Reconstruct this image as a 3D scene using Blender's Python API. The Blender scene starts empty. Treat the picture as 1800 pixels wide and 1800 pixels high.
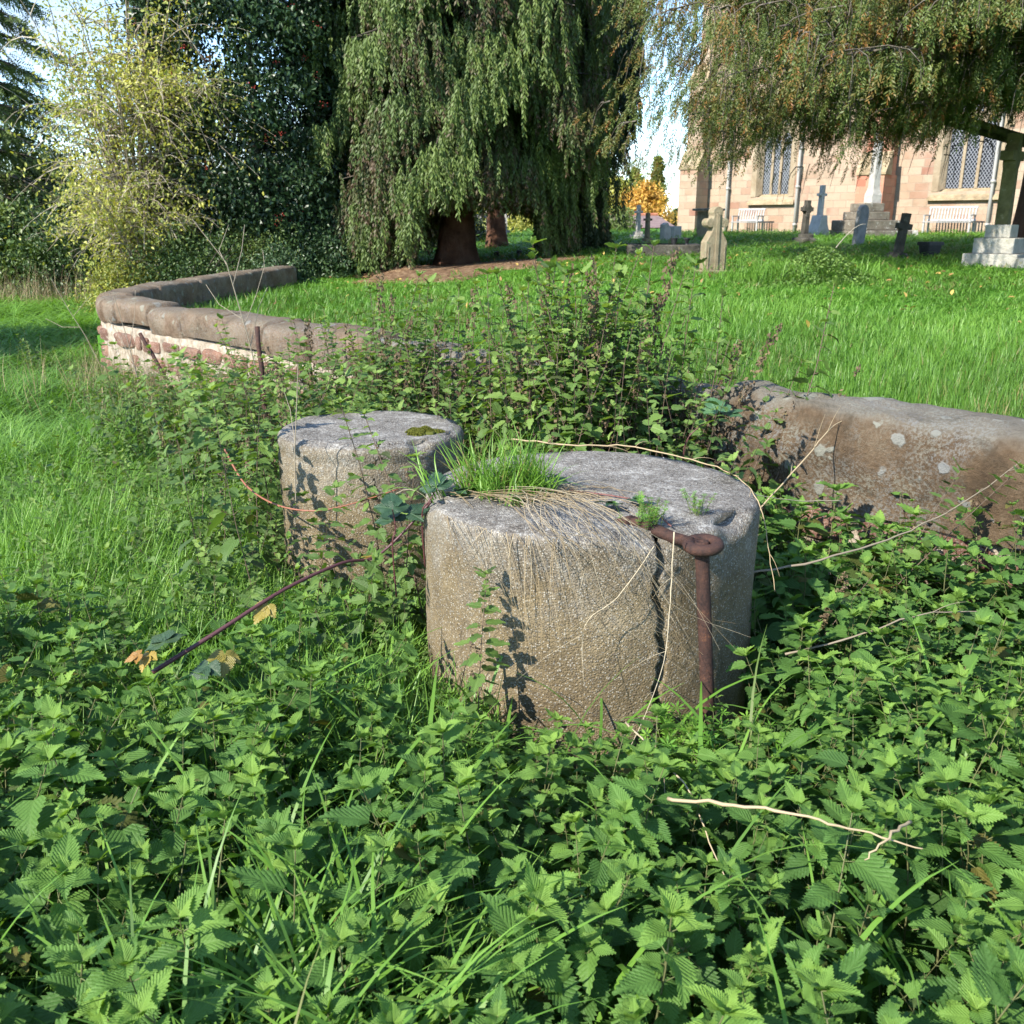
import bpy, bmesh, math, random
import numpy as np
from mathutils import Vector, Matrix, noise
R_ = random.Random(7)
G = np.random.default_rng(11)
PI = math.pi
scene = bpy.context.scene
col = scene.collection

# ---------------------------------------------------------------- camera, sky, sun, exposure
PITCH, CAMZ, FPX = math.radians(17.0), 1.6, 1660.0
cam = bpy.data.objects.new("camera", bpy.data.cameras.new("camera"))
col.objects.link(cam)
cam.data.sensor_width = 36
cam.data.lens = FPX / 1800 * 36
cam.data.clip_start, cam.data.clip_end = 0.05, 3000
cam.location = (0, 0, CAMZ)
cam.rotation_euler = (PI / 2 - PITCH, 0, 0)
scene.camera = cam
cam.data.dof.use_dof = True
cam.data.dof.focus_distance = 3.2
cam.data.dof.aperture_fstop = 9.0

SUN_AZ = Vector((-0.74, -0.67)).normalized()
SUN_EL = math.radians(37)
to_sun = Vector((SUN_AZ.x * math.cos(SUN_EL), SUN_AZ.y * math.cos(SUN_EL), math.sin(SUN_EL)))
sun = bpy.data.objects.new("sun", bpy.data.lights.new("sun", "SUN"))
col.objects.link(sun)
sun.data.energy = 3.5
sun.data.angle = math.radians(0.55)
sun.data.color = (1.0, 0.94, 0.83)
sun.rotation_euler = (-to_sun).to_track_quat('-Z', 'Y').to_euler()

world = bpy.data.worlds.new("World")
scene.world = world
world.use_nodes = True
nt = world.node_tree
nt.nodes.clear()
wo = nt.nodes.new("ShaderNodeOutputWorld")
bg = nt.nodes.new("ShaderNodeBackground")
bg.inputs[1].default_value = 0.15
sky = nt.nodes.new("ShaderNodeTexSky")
sky.sky_type = 'NISHITA'
sky.sun_disc = False
sky.dust_density = 0.2
sky.ozone_density = 2.5
sky.sun_elevation = SUN_EL
sky.sun_rotation = math.atan2(to_sun.x, to_sun.y)
tc = nt.nodes.new("ShaderNodeTexCoord")
mp = nt.nodes.new("ShaderNodeMapping")
mp.inputs['Scale'].default_value = (1.6, 1.6, 5.0)
mp.inputs['Location'].default_value = (0.35, 0.1, 0.2)
cl = nt.nodes.new("ShaderNodeTexNoise")
cl.inputs['Scale'].default_value = 2.2
cl.inputs['Detail'].default_value = 7
cl.inputs['Roughness'].default_value = 0.55
cr = nt.nodes.new("ShaderNodeValToRGB")
cr.color_ramp.elements[0].position = 0.5
cr.color_ramp.elements[0].color = (0, 0, 0, 1)
cr.color_ramp.elements[1].position = 0.74
cr.color_ramp.elements[1].color = (0.9, 0.9, 0.9, 1)
mx = nt.nodes.new("ShaderNodeMix")
mx.data_type = 'RGBA'
mx.inputs[7].default_value = (1.95, 2.08, 2.32, 1)
L = nt.links.new
L(tc.outputs['Generated'], mp.inputs[0]); L(mp.outputs[0], cl.inputs['Vector'])
L(cl.outputs[0], cr.inputs[0]); L(cr.outputs[0], mx.inputs[0])
tintn = nt.nodes.new("ShaderNodeMix"); tintn.data_type = 'RGBA'; tintn.blend_type = 'MULTIPLY'; tintn.inputs[0].default_value = 1.0
tintn.inputs[7].default_value = (0.74, 0.81, 0.87, 1)
L(sky.outputs[0], tintn.inputs[6]); L(tintn.outputs[2], mx.inputs[6]); L(mx.outputs[2], bg.inputs[0]); L(bg.outputs[0], wo.inputs[0])

scene.view_settings.view_transform = 'Standard'
scene.view_settings.look = 'None'
scene.view_settings.exposure = 1.7
scene.view_settings.gamma = 1
scene.render.engine = 'CYCLES'
scene.cycles.max_bounces = 6
scene.cycles.diffuse_bounces = 3
scene.cycles.glossy_bounces = 2
scene.cycles.transmission_bounces = 3
scene.cycles.caustics_reflective = False
scene.cycles.caustics_refractive = False

# ---------------------------------------------------------------- helpers
SP, CP = math.sin(PITCH), math.cos(PITCH)

def ray(px, py):
    u, v = (px - 900) / FPX, (900 - py) / FPX
    return Vector((u, CP + v * SP, -SP + v * CP))

def at_y(px, py, Y):
    d = ray(px, py); t = Y / d.y
    return Vector((d.x * t, Y, CAMZ + d.z * t))

def at_z(px, py, z):
    d = ray(px, py); t = (z - CAMZ) / d.z
    return Vector((d.x * t, d.y * t, z))

def depth_of(p):
    return p[1] * CP + (CAMZ - p[2]) * SP

def sstep(a, b, x):
    t = np.clip((np.asarray(x, dtype=float) - a) / (b - a), 0, 1)
    return t * t * (3 - 2 * t)

# the wall: a run from the far corner C towards the right, and a return run going back from C
C0 = Vector((-4.68, 10.70)); D1 = Vector((6.75, -7.02)).normalized(); NIN = Vector((-D1.y, D1.x))
RW = Vector((0.107, 0.994)).normalized()
def wall_n(x, y):
    return (np.asarray(x) - C0.x) * NIN.x + (np.asarray(y) - C0.y) * NIN.y
def wall_s(x, y):
    return (np.asarray(x) - C0.x) * D1.x + (np.asarray(y) - C0.y) * D1.y

def lawn_h(x, y):
    n = wall_n(x, y)
    bump = 0.03 * np.sin(np.asarray(x) * 0.9 + 1.3) * np.cos(np.asarray(y) * 0.7)
    return 0.40 + 0.03 * np.clip(n, 0, 20) + 0.22 * sstep(-3, 2, x) + bump
def field_h(x, y):
    x = np.asarray(x, dtype=float); y = np.asarray(y, dtype=float)
    return 0.03 * np.sin(x * 1.7 + 0.4) * np.sin(y * 1.3) + 0.012 * np.sin(x * 4.1) * np.cos(y * 3.7)

def on_lawn(px, py):
    d = ray(px, py)
    t, p = 3.0, None
    while t < 160:
        p = Vector((0, 0, CAMZ)) + d * t
        if p.z <= float(lawn_h(p.x, p.y)):
            return Vector((p.x, p.y, float(lawn_h(p.x, p.y))))
        t += 0.03 + t * 0.001
    return p

def tag(o, label=None, cat=None, group=None, kind=None):
    if label: o['label'] = label
    if cat: o['category'] = cat
    if group: o['group'] = group
    if kind: o['kind'] = kind
    return o

def empty(name, loc, label, cat, group=None, rz=0):
    o = bpy.data.objects.new(name, None)
    o.empty_display_size = 0.1
    col.objects.link(o)
    o.location = loc
    o.rotation_euler = (0, 0, rz)
    return tag(o, label, cat, group)

def copy_tree(o, parent=None):
    c = o.copy(); col.objects.link(c)
    if parent: c.parent = parent
    for ch in list(o.children):
        copy_tree(ch, c)
    return c

class Tpl:
    """a small mesh as arrays: v (k,3), lc (k,3) = u, v, tint; loops, sizes"""
    def __init__(s, v, faces, lc=None):
        s.v = np.asarray(v, dtype=np.float32).reshape(-1, 3)
        s.loops = np.array([i for f in faces for i in f], dtype=np.int32)
        s.sizes = np.array([len(f) for f in faces], dtype=np.int32)
        s.lc = np.zeros_like(s.v) if lc is None else np.asarray(lc, dtype=np.float32).reshape(-1, 3)

class MB:
    def __init__(s):
        s.v, s.lc, s.lo, s.sz, s.n = [], [], [], [], 0
    def inst(s, t, M, T, tint=None):
        """t at N places: M (N,3,3) rotation*scale, T (N,3), tint (N,) added to the template's tint"""
        M = np.asarray(M, dtype=np.float32); T = np.asarray(T, dtype=np.float32)
        N, k = len(T), len(t.v)
        if N == 0: return s
        v = np.einsum('nij,kj->nki', M, t.v) + T[:, None, :]
        lc = np.repeat(t.lc[None], N, 0).copy()
        if tint is not None:
            lc[:, :, 2] += np.asarray(tint, dtype=np.float32)[:, None]
        s.v.append(v.reshape(-1, 3)); s.lc.append(lc.reshape(-1, 3))
        s.lo.append((t.loops[None] + (np.arange(N, dtype=np.int32) * k)[:, None]).reshape(-1) + s.n)
        s.sz.append(np.tile(t.sizes, N))
        s.n += N * k
        return s
    def add(s, v, faces, tint=0.5):
        t = Tpl(v, faces); t.lc[:, 2] = tint
        return s.inst(t, np.eye(3)[None], np.zeros((1, 3)))
    def tpl(s):
        t = Tpl(np.zeros((0, 3)), [])
        t.v = np.concatenate(s.v); t.lc = np.concatenate(s.lc)
        t.loops = np.concatenate(s.lo); t.sizes = np.concatenate(s.sz)
        return t
    def mesh(s, name, mat, smooth=True):
        me = bpy.data.meshes.new(name)
        v = np.concatenate(s.v); lo = np.concatenate(s.lo); sz = np.concatenate(s.sz)
        me.vertices.add(len(v)); me.vertices.foreach_set('co', v.ravel())
        me.loops.add(len(lo)); me.loops.foreach_set('vertex_index', lo)
        me.polygons.add(len(sz))
        st = np.zeros(len(sz), dtype=np.int32); st[1:] = np.cumsum(sz)[:-1]
        me.polygons.foreach_set('loop_start', st)
        try: me.polygons.foreach_set('loop_total', sz)
        except Exception: pass
        me.update(calc_edges=True)
        me.polygons.foreach_set('use_smooth', np.full(len(sz), bool(smooth)))
        a = me.attributes.new('lc', 'FLOAT_VECTOR', 'POINT')
        a.data.foreach_set('vector', np.concatenate(s.lc).ravel())
        if mat: me.materials.append(mat)
        me.validate()
        return me
    def build(s, name, mat, parent=None, smooth=True, loc=None):
        o = bpy.data.objects.new(name, s.mesh(name, mat, smooth))
        col.objects.link(o)
        if parent: o.parent = parent
        if loc is not None: o.location = loc
        return o

def rotm(yaw, pitch=0, roll=0, scale=1.0):
    """(N,3,3): roll about Y, then pitch about X, then yaw about Z; times scale"""
    yaw, pitch, roll, scale = np.broadcast_arrays(*[np.atleast_1d(np.asarray(a, dtype=float)) for a in (yaw, pitch, roll, scale)])
    z = np.zeros_like(yaw); o = np.ones_like(yaw)
    c, s_ = np.cos, np.sin
    Rz = np.stack([c(yaw), -s_(yaw), z, s_(yaw), c(yaw), z, z, z, o], -1).reshape(-1, 3, 3)
    Rx = np.stack([o, z, z, z, c(pitch), -s_(pitch), z, s_(pitch), c(pitch)], -1).reshape(-1, 3, 3)
    Ry = np.stack([c(roll), z, s_(roll), z, o, z, -s_(roll), z, c(roll)], -1).reshape(-1, 3, 3)
    return (Rz @ Rx @ Ry) * scale[:, None, None]

def tube(mb, pts, rad, sides=5, tint=0.5, cap=True):
    pts = [Vector(p) for p in pts]; n = len(pts)
    if not hasattr(rad, '__len__'): rad = [rad] * n
    vs, fs = [], []
    ref = Vector((0.31, 0.2, 0.93))
    for i, p in enumerate(pts):
        t = (pts[min(i + 1, n - 1)] - pts[max(i - 1, 0)]).normalized()
        a = t.cross(ref)
        if a.length < 1e-3: a = t.cross(Vector((1, 0, 0)))
        a.normalize(); b = t.cross(a)
        for k in range(sides):
            q = 2 * PI * k / sides
            vs.append(p + (a * math.cos(q) + b * math.sin(q)) * rad[i])
    for i in range(n - 1):
        for k in range(sides):
            k2 = (k + 1) % sides
            fs.append((i * sides + k, i * sides + k2, (i + 1) * sides + k2, (i + 1) * sides + k))
    if cap:
        fs.append(tuple(range(sides))[::-1]); fs.append(tuple((n - 1) * sides + k for k in range(sides)))
    mb.add([tuple(v) for v in vs], fs, tint)
    return mb

def bez(a, b, c, n=8):
    a, b, c = Vector(a), Vector(b), Vector(c)
    return [a * (1 - t) ** 2 + b * 2 * t * (1 - t) + c * t * t for t in [i / n for i in range(n + 1)]]

def box(mb, c, size, M=None, tint=0.5):
    x, y, z = [q / 2 for q in size]
    v = [(-x, -y, -z), (x, -y, -z), (x, y, -z), (-x, y, -z), (-x, -y, z), (x, -y, z), (x, y, z), (-x, y, z)]
    f = [(0, 3, 2, 1), (4, 5, 6, 7), (0, 1, 5, 4), (1, 2, 6, 5), (2, 3, 7, 6), (3, 0, 4, 7)]
    if M is not None: v = [tuple(M @ Vector(p)) for p in v]
    return mb.add([(p[0] + c[0], p[1] + c[1], p[2] + c[2]) for p in v], f, tint)

def prism(mb, poly, y0, y1, tint=0.5, tf=None):
    """poly of (x,z), counter-clockwise seen from -y, extruded from y0 (front) to y1"""
    n = len(poly)
    v = [(x, y0, z) for x, z in poly] + [(x, y1, z) for x, z in poly]
    if tf: v = [tuple(tf(p)) for p in v]
    f = [tuple(range(n)), tuple(range(2 * n - 1, n - 1, -1))]
    for i in range(n):
        j = (i + 1) % n
        f.append((i, i + n, j + n, j))
    return mb.add(v, f, tint)

def bevel(o, w=0.01, seg=2):
    """bevel the object's edges for good (worn stone corners)"""
    bm = bmesh.new(); bm.from_mesh(o.data)
    bmesh.ops.remove_doubles(bm, verts=bm.verts, dist=1e-5)
    ed = [e for e in bm.edges if len(e.link_faces) == 2 and e.calc_face_angle(0) > 0.5]
    bmesh.ops.bevel(bm, geom=ed, offset=w, segments=seg, affect='EDGES', profile=0.6)
    bmesh.ops.recalc_face_normals(bm, faces=bm.faces)
    for f in bm.faces: f.smooth = False
    bm.to_mesh(o.data); bm.free()
    return o

# ---------------------------------------------------------------- materials
class NT:
    def __init__(s, name):
        s.m = bpy.data.materials.new(name); s.m.use_nodes = True
        s.t = s.m.node_tree; s.b = s.t.nodes['Principled BSDF']; s.o = s.t.nodes['Material Output']
    def n(s, typ, **kw):
        nd = s.t.nodes.new('ShaderNode' + typ)
        for k, v in kw.items():
            if k.startswith('i_'):
                nd.inputs[int(k[2:])].default_value = v
            else: setattr(nd, k, v)
        return nd
    def l(s, a, b): s.t.links.new(a, b)
    def ramp(s, src, stops, interp='LINEAR'):
        r = s.n('ValToRGB'); r.color_ramp.interpolation = interp
        e = r.color_ramp.elements
        while len(e) < len(stops): e.new(0.5)
        for k, (p, c) in zip(e, stops):
            k.position = p; k.color = (*c, 1) if len(c) == 3 else c
        s.l(src, r.inputs[0]); return r.outputs[0]
    def noise(s, vec, scale, detail=5, rough=0.55, dist=0):
        n = s.n('TexNoise'); n.inputs['Scale'].default_value = scale; n.inputs['Detail'].default_value = detail
        n.inputs['Roughness'].default_value = rough; n.inputs['Distortion'].default_value = dist
        s.l(vec, n.inputs['Vector']); return n.outputs[0]
    def voro(s, vec, scale, feature='F1', out=0, rand=1):
        n = s.n('TexVoronoi', feature=feature); n.inputs['Scale'].default_value = scale
        n.inputs['Randomness'].default_value = rand
        s.l(vec, n.inputs['Vector']); return n.outputs[out]
    def mix(s, fac, a, b, blend='MIX'):
        m = s.n('Mix', data_type='RGBA', blend_type=blend)
        for v, i in ((fac, 0), (a, 6), (b, 7)):
            if isinstance(v, (int, float)): m.inputs[i].default_value = v
            elif isinstance(v, tuple): m.inputs[i].default_value = (*v, 1)
            else: s.l(v, m.inputs[i])
        return m.outputs[2]
    def math(s, op, a, b=None):
        m = s.n('Math', operation=op)
        for v, i in ((a, 0), (b, 1)):
            if v is None: continue
            if isinstance(v, (int, float)): m.inputs[i].default_value = v
            else: s.l(v, m.inputs[i])
        return m.outputs[0]
    def bump(s, h, strength=0.5, dist=0.01, prev=None):
        b = s.n('Bump'); b.inputs['Strength'].default_value = strength; b.inputs['Distance'].default_value = dist
        s.l(h, b.inputs['Height'])
        if prev is not None: s.l(prev, b.inputs['Normal'])
        return b.outputs[0]
    def obj(s): return s.n('TexCoord').outputs['Object']
    def pos(s): return s.n('NewGeometry').outputs['Position']
    def done(s, colr=None, rough=0.8, normal=None, spec=0.3):
        if colr is not None:
            if isinstance(colr, tuple): s.b.inputs['Base Color'].default_value = (*colr, 1)
            else: s.l(colr, s.b.inputs['Base Color'])
        if isinstance(rough, (int, float)): s.b.inputs['Roughness'].default_value = rough
        else: s.l(rough, s.b.inputs['Roughness'])
        s.b.inputs['Specular IOR Level'].default_value = spec
        if normal is not None: s.l(normal, s.b.inputs['Normal'])
        return s.m

def leaf_mat(name, stops, rough=0.5, transl=0.3, veins=False, spec=0.4, tcol=(1.25, 1.25, 0.45)):
    m = NT(name)
    at = m.n('Attribute', attribute_name='lc')
    sep = m.n('SeparateXYZ'); m.l(at.outputs['Vector'], sep.inputs[0])
    c = m.ramp(sep.outputs[2], stops)
    nrm = None
    if veins:
        au = m.math('ABSOLUTE', sep.outputs[0])
        ph = m.math('SUBTRACT', m.math('MULTIPLY', sep.outputs[1], 27.0), m.math('MULTIPLY', au, 36.0))
        w = m.math('POWER', m.math('ABSOLUTE', m.math('SINE', ph)), 0.6)
        mid = m.math('MINIMUM', m.math('MULTIPLY', au, 14.0), 1.0)
        h = m.math('MULTIPLY', w, mid)
        nz = m.noise(m.pos(), 260.0, 2)
        nrm = m.bump(m.math('ADD', h, m.math('MULTIPLY', nz, 0.8)), 0.55, 0.003)
        vein_c = m.mix(m.math('MULTIPLY', m.math('SUBTRACT', 1.0, h), 0.07), c, (0.16, 0.24, 0.07))
        c = vein_c if veins is True else c
    m.done(c, rough, nrm, spec)
    if transl > 0:
        tr = m.n('BsdfTranslucent')
        tcx = m.mix(1.0, c, tcol, 'MULTIPLY')
        m.l(tcx, tr.inputs[0])
        ms = m.n('MixShader', i_0=transl)
        m.l(m.b.outputs[0], ms.inputs[1]); m.l(tr.outputs[0], ms.inputs[2])
        m.l(ms.outputs[0], m.o.inputs[0])
    return m.m

def stone_mat(name, cols, lichen=(0.45, 0.46, 0.38), lich=0.5, scale=6.0, dark=(0.06, 0.055, 0.045), rough=0.9, bump=0.6, tinted=False):
    m = NT(name); p = m.obj()
    a = m.noise(p, scale, 6, 0.6)
    base = m.ramp(a, [(0.3 + 0.4 * i / max(1, len(cols) - 1), c) for i, c in enumerate(cols)])
    if tinted:
        at = m.n('Attribute', attribute_name='lc'); sep = m.n('SeparateXYZ'); m.l(at.outputs['Vector'], sep.inputs[0])
        base = m.mix(1.0, base, m.ramp(sep.outputs[2], [(0, (0.6, 0.52, 0.5)), (0.5, (1, 1, 1)), (1, (1.35, 1.25, 1.15))]), 'MULTIPLY')
    st = m.ramp(m.noise(p, scale * 0.45, 7, 0.65, 0.3), [(0.52, (0, 0, 0)), (0.7, (1, 1, 1))])
    base = m.mix(m.math('MULTIPLY', st, 0.55), base, dark)
    ln = m.ramp(m.noise(p, scale * 9.0, 9, 0.8, 0.2), [(0.60 - 0.10 * lich, (0, 0, 0)), (0.68 - 0.08 * lich, (1, 1, 1))])
    wv = m.n('VectorMath', operation='MULTIPLY_ADD'); m.l(m.n('TexNoise').outputs[1], wv.inputs[0]); wv.inputs[1].default_value = (0.6 / scale,) * 3; m.l(p, wv.inputs[2])
    nw = wv.inputs[0].links[0].from_node; nw.inputs['Scale'].default_value = scale * 3; nw.inputs['Detail'].default_value = 4; m.l(p, nw.inputs['Vector'])
    sp = m.ramp(m.math('ADD', m.voro(wv.outputs[0], scale * 2.2), m.math('MULTIPLY', m.noise(p, scale * 7, 5, 0.7), 0.25)), [(0.26 + 0.12 * lich, (1, 1, 1)), (0.34 + 0.12 * lich, (0, 0, 0))])
    lf = m.math('MULTIPLY', m.math('MAXIMUM', m.math('MULTIPLY', ln, 0.6), m.math('MULTIPLY', sp, m.ramp(m.noise(p, scale * 0.6, 2), [(0.45, (0, 0, 0)), (0.6, (1, 1, 1))]))), min(1, lich * 1.4))
    base = m.mix(lf, base, lichen)
    h = m.math('ADD', m.noise(p, scale * 8, 8, 0.7), m.math('MULTIPLY', a, 1.5))
    h = m.math('ADD', h, m.math('MULTIPLY', m.noise(p, scale * 2.5, 8, 0.75), 1.2))
    return m.done(base, rough, m.bump(h, bump, 0.035), 0.2)

# ---------------------------------------------------------------- grounds
def grass_ground_mat(name, stops, scale):
    m = NT(name); p = m.pos()
    n = m.math('ADD', m.math('MULTIPLY', m.noise(p, scale, 8, 0.7), 0.6), m.math('MULTIPLY', m.noise(p, scale * 9, 4, 0.7), 0.4))
    return m.done(m.ramp(n, stops), 0.95, m.bump(m.noise(p, scale * 14, 4, 0.8), 1.0, 0.05), 0.1)
M_FIELD = grass_ground_mat("field turf", [(0.3, (0.03, 0.045, 0.012)), (0.48, (0.065, 0.13, 0.02)), (0.7, (0.11, 0.21, 0.03))], 1.3)
M_LAWN = grass_ground_mat("lawn turf", [(0.3, (0.035, 0.09, 0.012)), (0.5, (0.06, 0.17, 0.018)), (0.7, (0.09, 0.24, 0.024))], 1.1)

def grid_sheet(name, xs, ys, hf, mat, z0=0):
    X, Y = np.meshgrid(xs, ys, indexing='ij')
    Z = hf(X, Y) + z0
    v = np.stack([X, Y, Z], -1).reshape(-1, 3)
    ny = len(ys); f = []
    for i in range(len(xs) - 1):
        for j in range(ny - 1):
            f.append((i * ny + j, (i + 1) * ny + j, (i + 1) * ny + j + 1, i * ny + j + 1))
    return MB().add(v, f).build(name, mat)
sx = np.concatenate([[-1500, -400, -120, -60, -35], np.arange(-24, 8, 0.4), [10, 14, 25, 60, 200, 1500]])
sy = np.concatenate([[-1500, -200, -40, -10], np.arange(-4, 24, 0.4), [26, 30, 36, 45, 60, 90, 150, 400, 1500]])
def fh(x, y):
    near = 1 - sstep(20, 40, np.hypot(x, y))
    inside = sstep(0.1, 0.5, wall_n(x, y)) * sstep(-5.2, -4.6, x)
    return field_h(x, y) * near - 0.06 * inside
tag(grid_sheet("ground", sx, sy, fh, M_FIELD), kind='structure')

# the raised lawn of the churchyard, from the wall to the far end
ss = np.concatenate([np.arange(0, 14, 0.45), [15, 18, 24, 34, 50, 80, 140]])
ts = np.concatenate([np.arange(0, 22, 0.5), np.arange(22, 48, 2.0), [52, 60, 75, 100, 150, 260]])
vv, ff = [], []
for t in ts:
    e = Vector((C0.x + RW.x * t + 0.03, C0.y + RW.y * t)) if t < 22 else Vector((C0.x + RW.x * 22 - (t - 22) * 0.12, C0.y + RW.y * t))
    b = min(1.0, t / 30)
    d = (D1 * (1 - b) + Vector((1, -0.1)) * b).normalized()
    for s in ss:
        x, y = e.x + d.x * s, e.y + d.y * s
        vv.append((x, y, float(lawn_h(x, y))))
w = len(ss)
for i in range(len(ts) - 1):
    for j in range(w - 1):
        ff.append((i * w + j, i * w + j + 1, (i + 1) * w + j + 1, (i + 1) * w + j))
# skirt under the wall so the lawn is a bank and not a sheet in the air
k0 = len(vv)
for j in range(w): vv.append((vv[j][0], vv[j][1], -0.3))
for j in range(w - 1): ff.append((k0 + j, k0 + j + 1, j + 1, j))
k1 = len(vv)
for i in range(len(ts)): vv.append((vv[i * w][0], vv[i * w][1], -0.3))
for i in range(len(ts) - 1): ff.append((k1 + i, i * w, (i + 1) * w, k1 + i + 1))
tag(MB().add(vv, ff).build("churchyard_lawn", M_LAWN), kind='structure')

# brown needle litter under the big conifer
m = NT("needle litter"); p = m.pos()
M_LITTER = m.done(m.ramp(m.noise(p, 7, 8, 0.75), [(0.3, (0.05, 0.032, 0.02)), (0.5, (0.20, 0.12, 0.07)), (0.62, (0.36, 0.25, 0.15)), (0.75, (0.10, 0.13, 0.03))]), 0.95, m.bump(m.noise(p, 60, 4, 0.8), 1, 0.04), 0.1)
vv, ff = [], []
cx, cy, nr, na = -1.0, 18.7, 8, 72
for i in range(nr + 1):
    for a in range(na):
        q = 2 * PI * a / na
        rr = (i / nr) * (1 + 0.16 * math.sin(3 * q + 1) + 0.12 * math.sin(7 * q) + 0.1 * math.sin(17 * q + 2))
        x, y = cx + math.cos(q) * rr * 2.3, cy + math.sin(q) * rr * 2.4
        hump = 0.3 * math.exp(-((x + 2.3) ** 2 / 0.5 + (y - 18.6) ** 2 / 0.5))
        vv.append((x, y, float(lawn_h(x, y)) + 0.03 + hump * (1 - i / nr) + (0.05 * (1 - i / nr)) - (0.1 if i == nr else 0)))
for i in range(nr):
    for a in range(na):
        b = (a + 1) % na
        ff.append((i * na + a, (i + 1) * na + a, (i + 1) * na + b, i * na + b))
tag(MB().add(vv, ff).build("ground_litter", M_LITTER), kind='structure')

# ---------------------------------------------------------------- concrete pedestals
def concrete_mat():
    m = NT("weathered concrete"); p = m.obj()
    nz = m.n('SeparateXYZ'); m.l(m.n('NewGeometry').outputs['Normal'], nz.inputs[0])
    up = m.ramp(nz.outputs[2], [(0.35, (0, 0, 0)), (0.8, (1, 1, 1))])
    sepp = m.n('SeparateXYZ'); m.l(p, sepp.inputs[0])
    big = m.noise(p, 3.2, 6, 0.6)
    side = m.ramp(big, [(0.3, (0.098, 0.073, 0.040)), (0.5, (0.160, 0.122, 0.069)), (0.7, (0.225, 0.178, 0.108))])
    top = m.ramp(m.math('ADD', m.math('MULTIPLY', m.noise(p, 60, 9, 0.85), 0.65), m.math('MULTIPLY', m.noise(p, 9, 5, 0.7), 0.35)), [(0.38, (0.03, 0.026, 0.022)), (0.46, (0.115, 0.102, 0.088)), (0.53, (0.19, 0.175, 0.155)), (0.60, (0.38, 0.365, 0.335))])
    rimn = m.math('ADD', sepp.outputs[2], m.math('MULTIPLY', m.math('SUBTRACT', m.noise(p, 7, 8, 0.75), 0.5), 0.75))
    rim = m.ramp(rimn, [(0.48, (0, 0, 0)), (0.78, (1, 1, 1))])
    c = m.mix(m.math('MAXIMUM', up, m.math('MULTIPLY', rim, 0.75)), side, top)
    stv = m.n('Mapping'); stv.inputs['Scale'].default_value = (1, 1, 0.12); m.l(p, stv.inputs[0])
    run = m.ramp(m.noise(stv.outputs[0], 14, 6, 0.7), [(0.5, (0, 0, 0)), (0.68, (1, 1, 1))])
    c = m.mix(m.math('MULTIPLY', m.math('MULTIPLY', run, m.math('SUBTRACT', 1.0, up)), 0.22), c, (0.06, 0.052, 0.035))
    # aggregate showing through: pale and dark grains
    vc = m.voro(p, 165, out=1)
    sv = m.n('SeparateColor'); m.l(vc, sv.inputs[0])
    vd = m.voro(p, 165)
    grain = m.math('MULTIPLY', m.ramp(vd, [(0.25, (1, 1, 1)), (0.5, (0, 0, 0))]), m.ramp(sv.outputs[0], [(0.62, (0, 0, 0)), (0.68, (1, 1, 1))]))
    c = m.mix(m.math('MULTIPLY', grain, 0.7), c, (0.42, 0.40, 0.35))
    grain2 = m.math('MULTIPLY', m.ramp(vd, [(0.3, (1, 1, 1)), (0.5, (0, 0, 0))]), m.ramp(sv.outputs[1], [(0.76, (0, 0, 0)), (0.82, (1, 1, 1))]))
    c = m.mix(m.math('MULTIPLY', grain2, 0.7), c, (0.07, 0.055, 0.045))
    # lichen crusts: patches of pale grey, heavier on top and at the rim
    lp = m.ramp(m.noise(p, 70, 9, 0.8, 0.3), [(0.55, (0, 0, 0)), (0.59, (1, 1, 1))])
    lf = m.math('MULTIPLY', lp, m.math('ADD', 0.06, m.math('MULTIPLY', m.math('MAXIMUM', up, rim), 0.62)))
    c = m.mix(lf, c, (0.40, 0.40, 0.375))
    dk = m.ramp(m.noise(p, 5, 9, 0.75, 0.5), [(0.56, (0, 0, 0)), (0.66, (1, 1, 1))])
    c = m.mix(m.math('MULTIPLY', dk, 0.45), c, (0.045, 0.042, 0.038))
    h = m.math('ADD', m.math('MULTIPLY', m.math('SUBTRACT', 1.0, vd), 0.8), m.math('ADD', m.noise(p, 40, 8, 0.8), m.math('MULTIPLY', lp, 0.3)))
    return m.done(c, 0.92, m.bump(h, 0.9, 0.005), 0.2)
M_CONC = concrete_mat()

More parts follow.
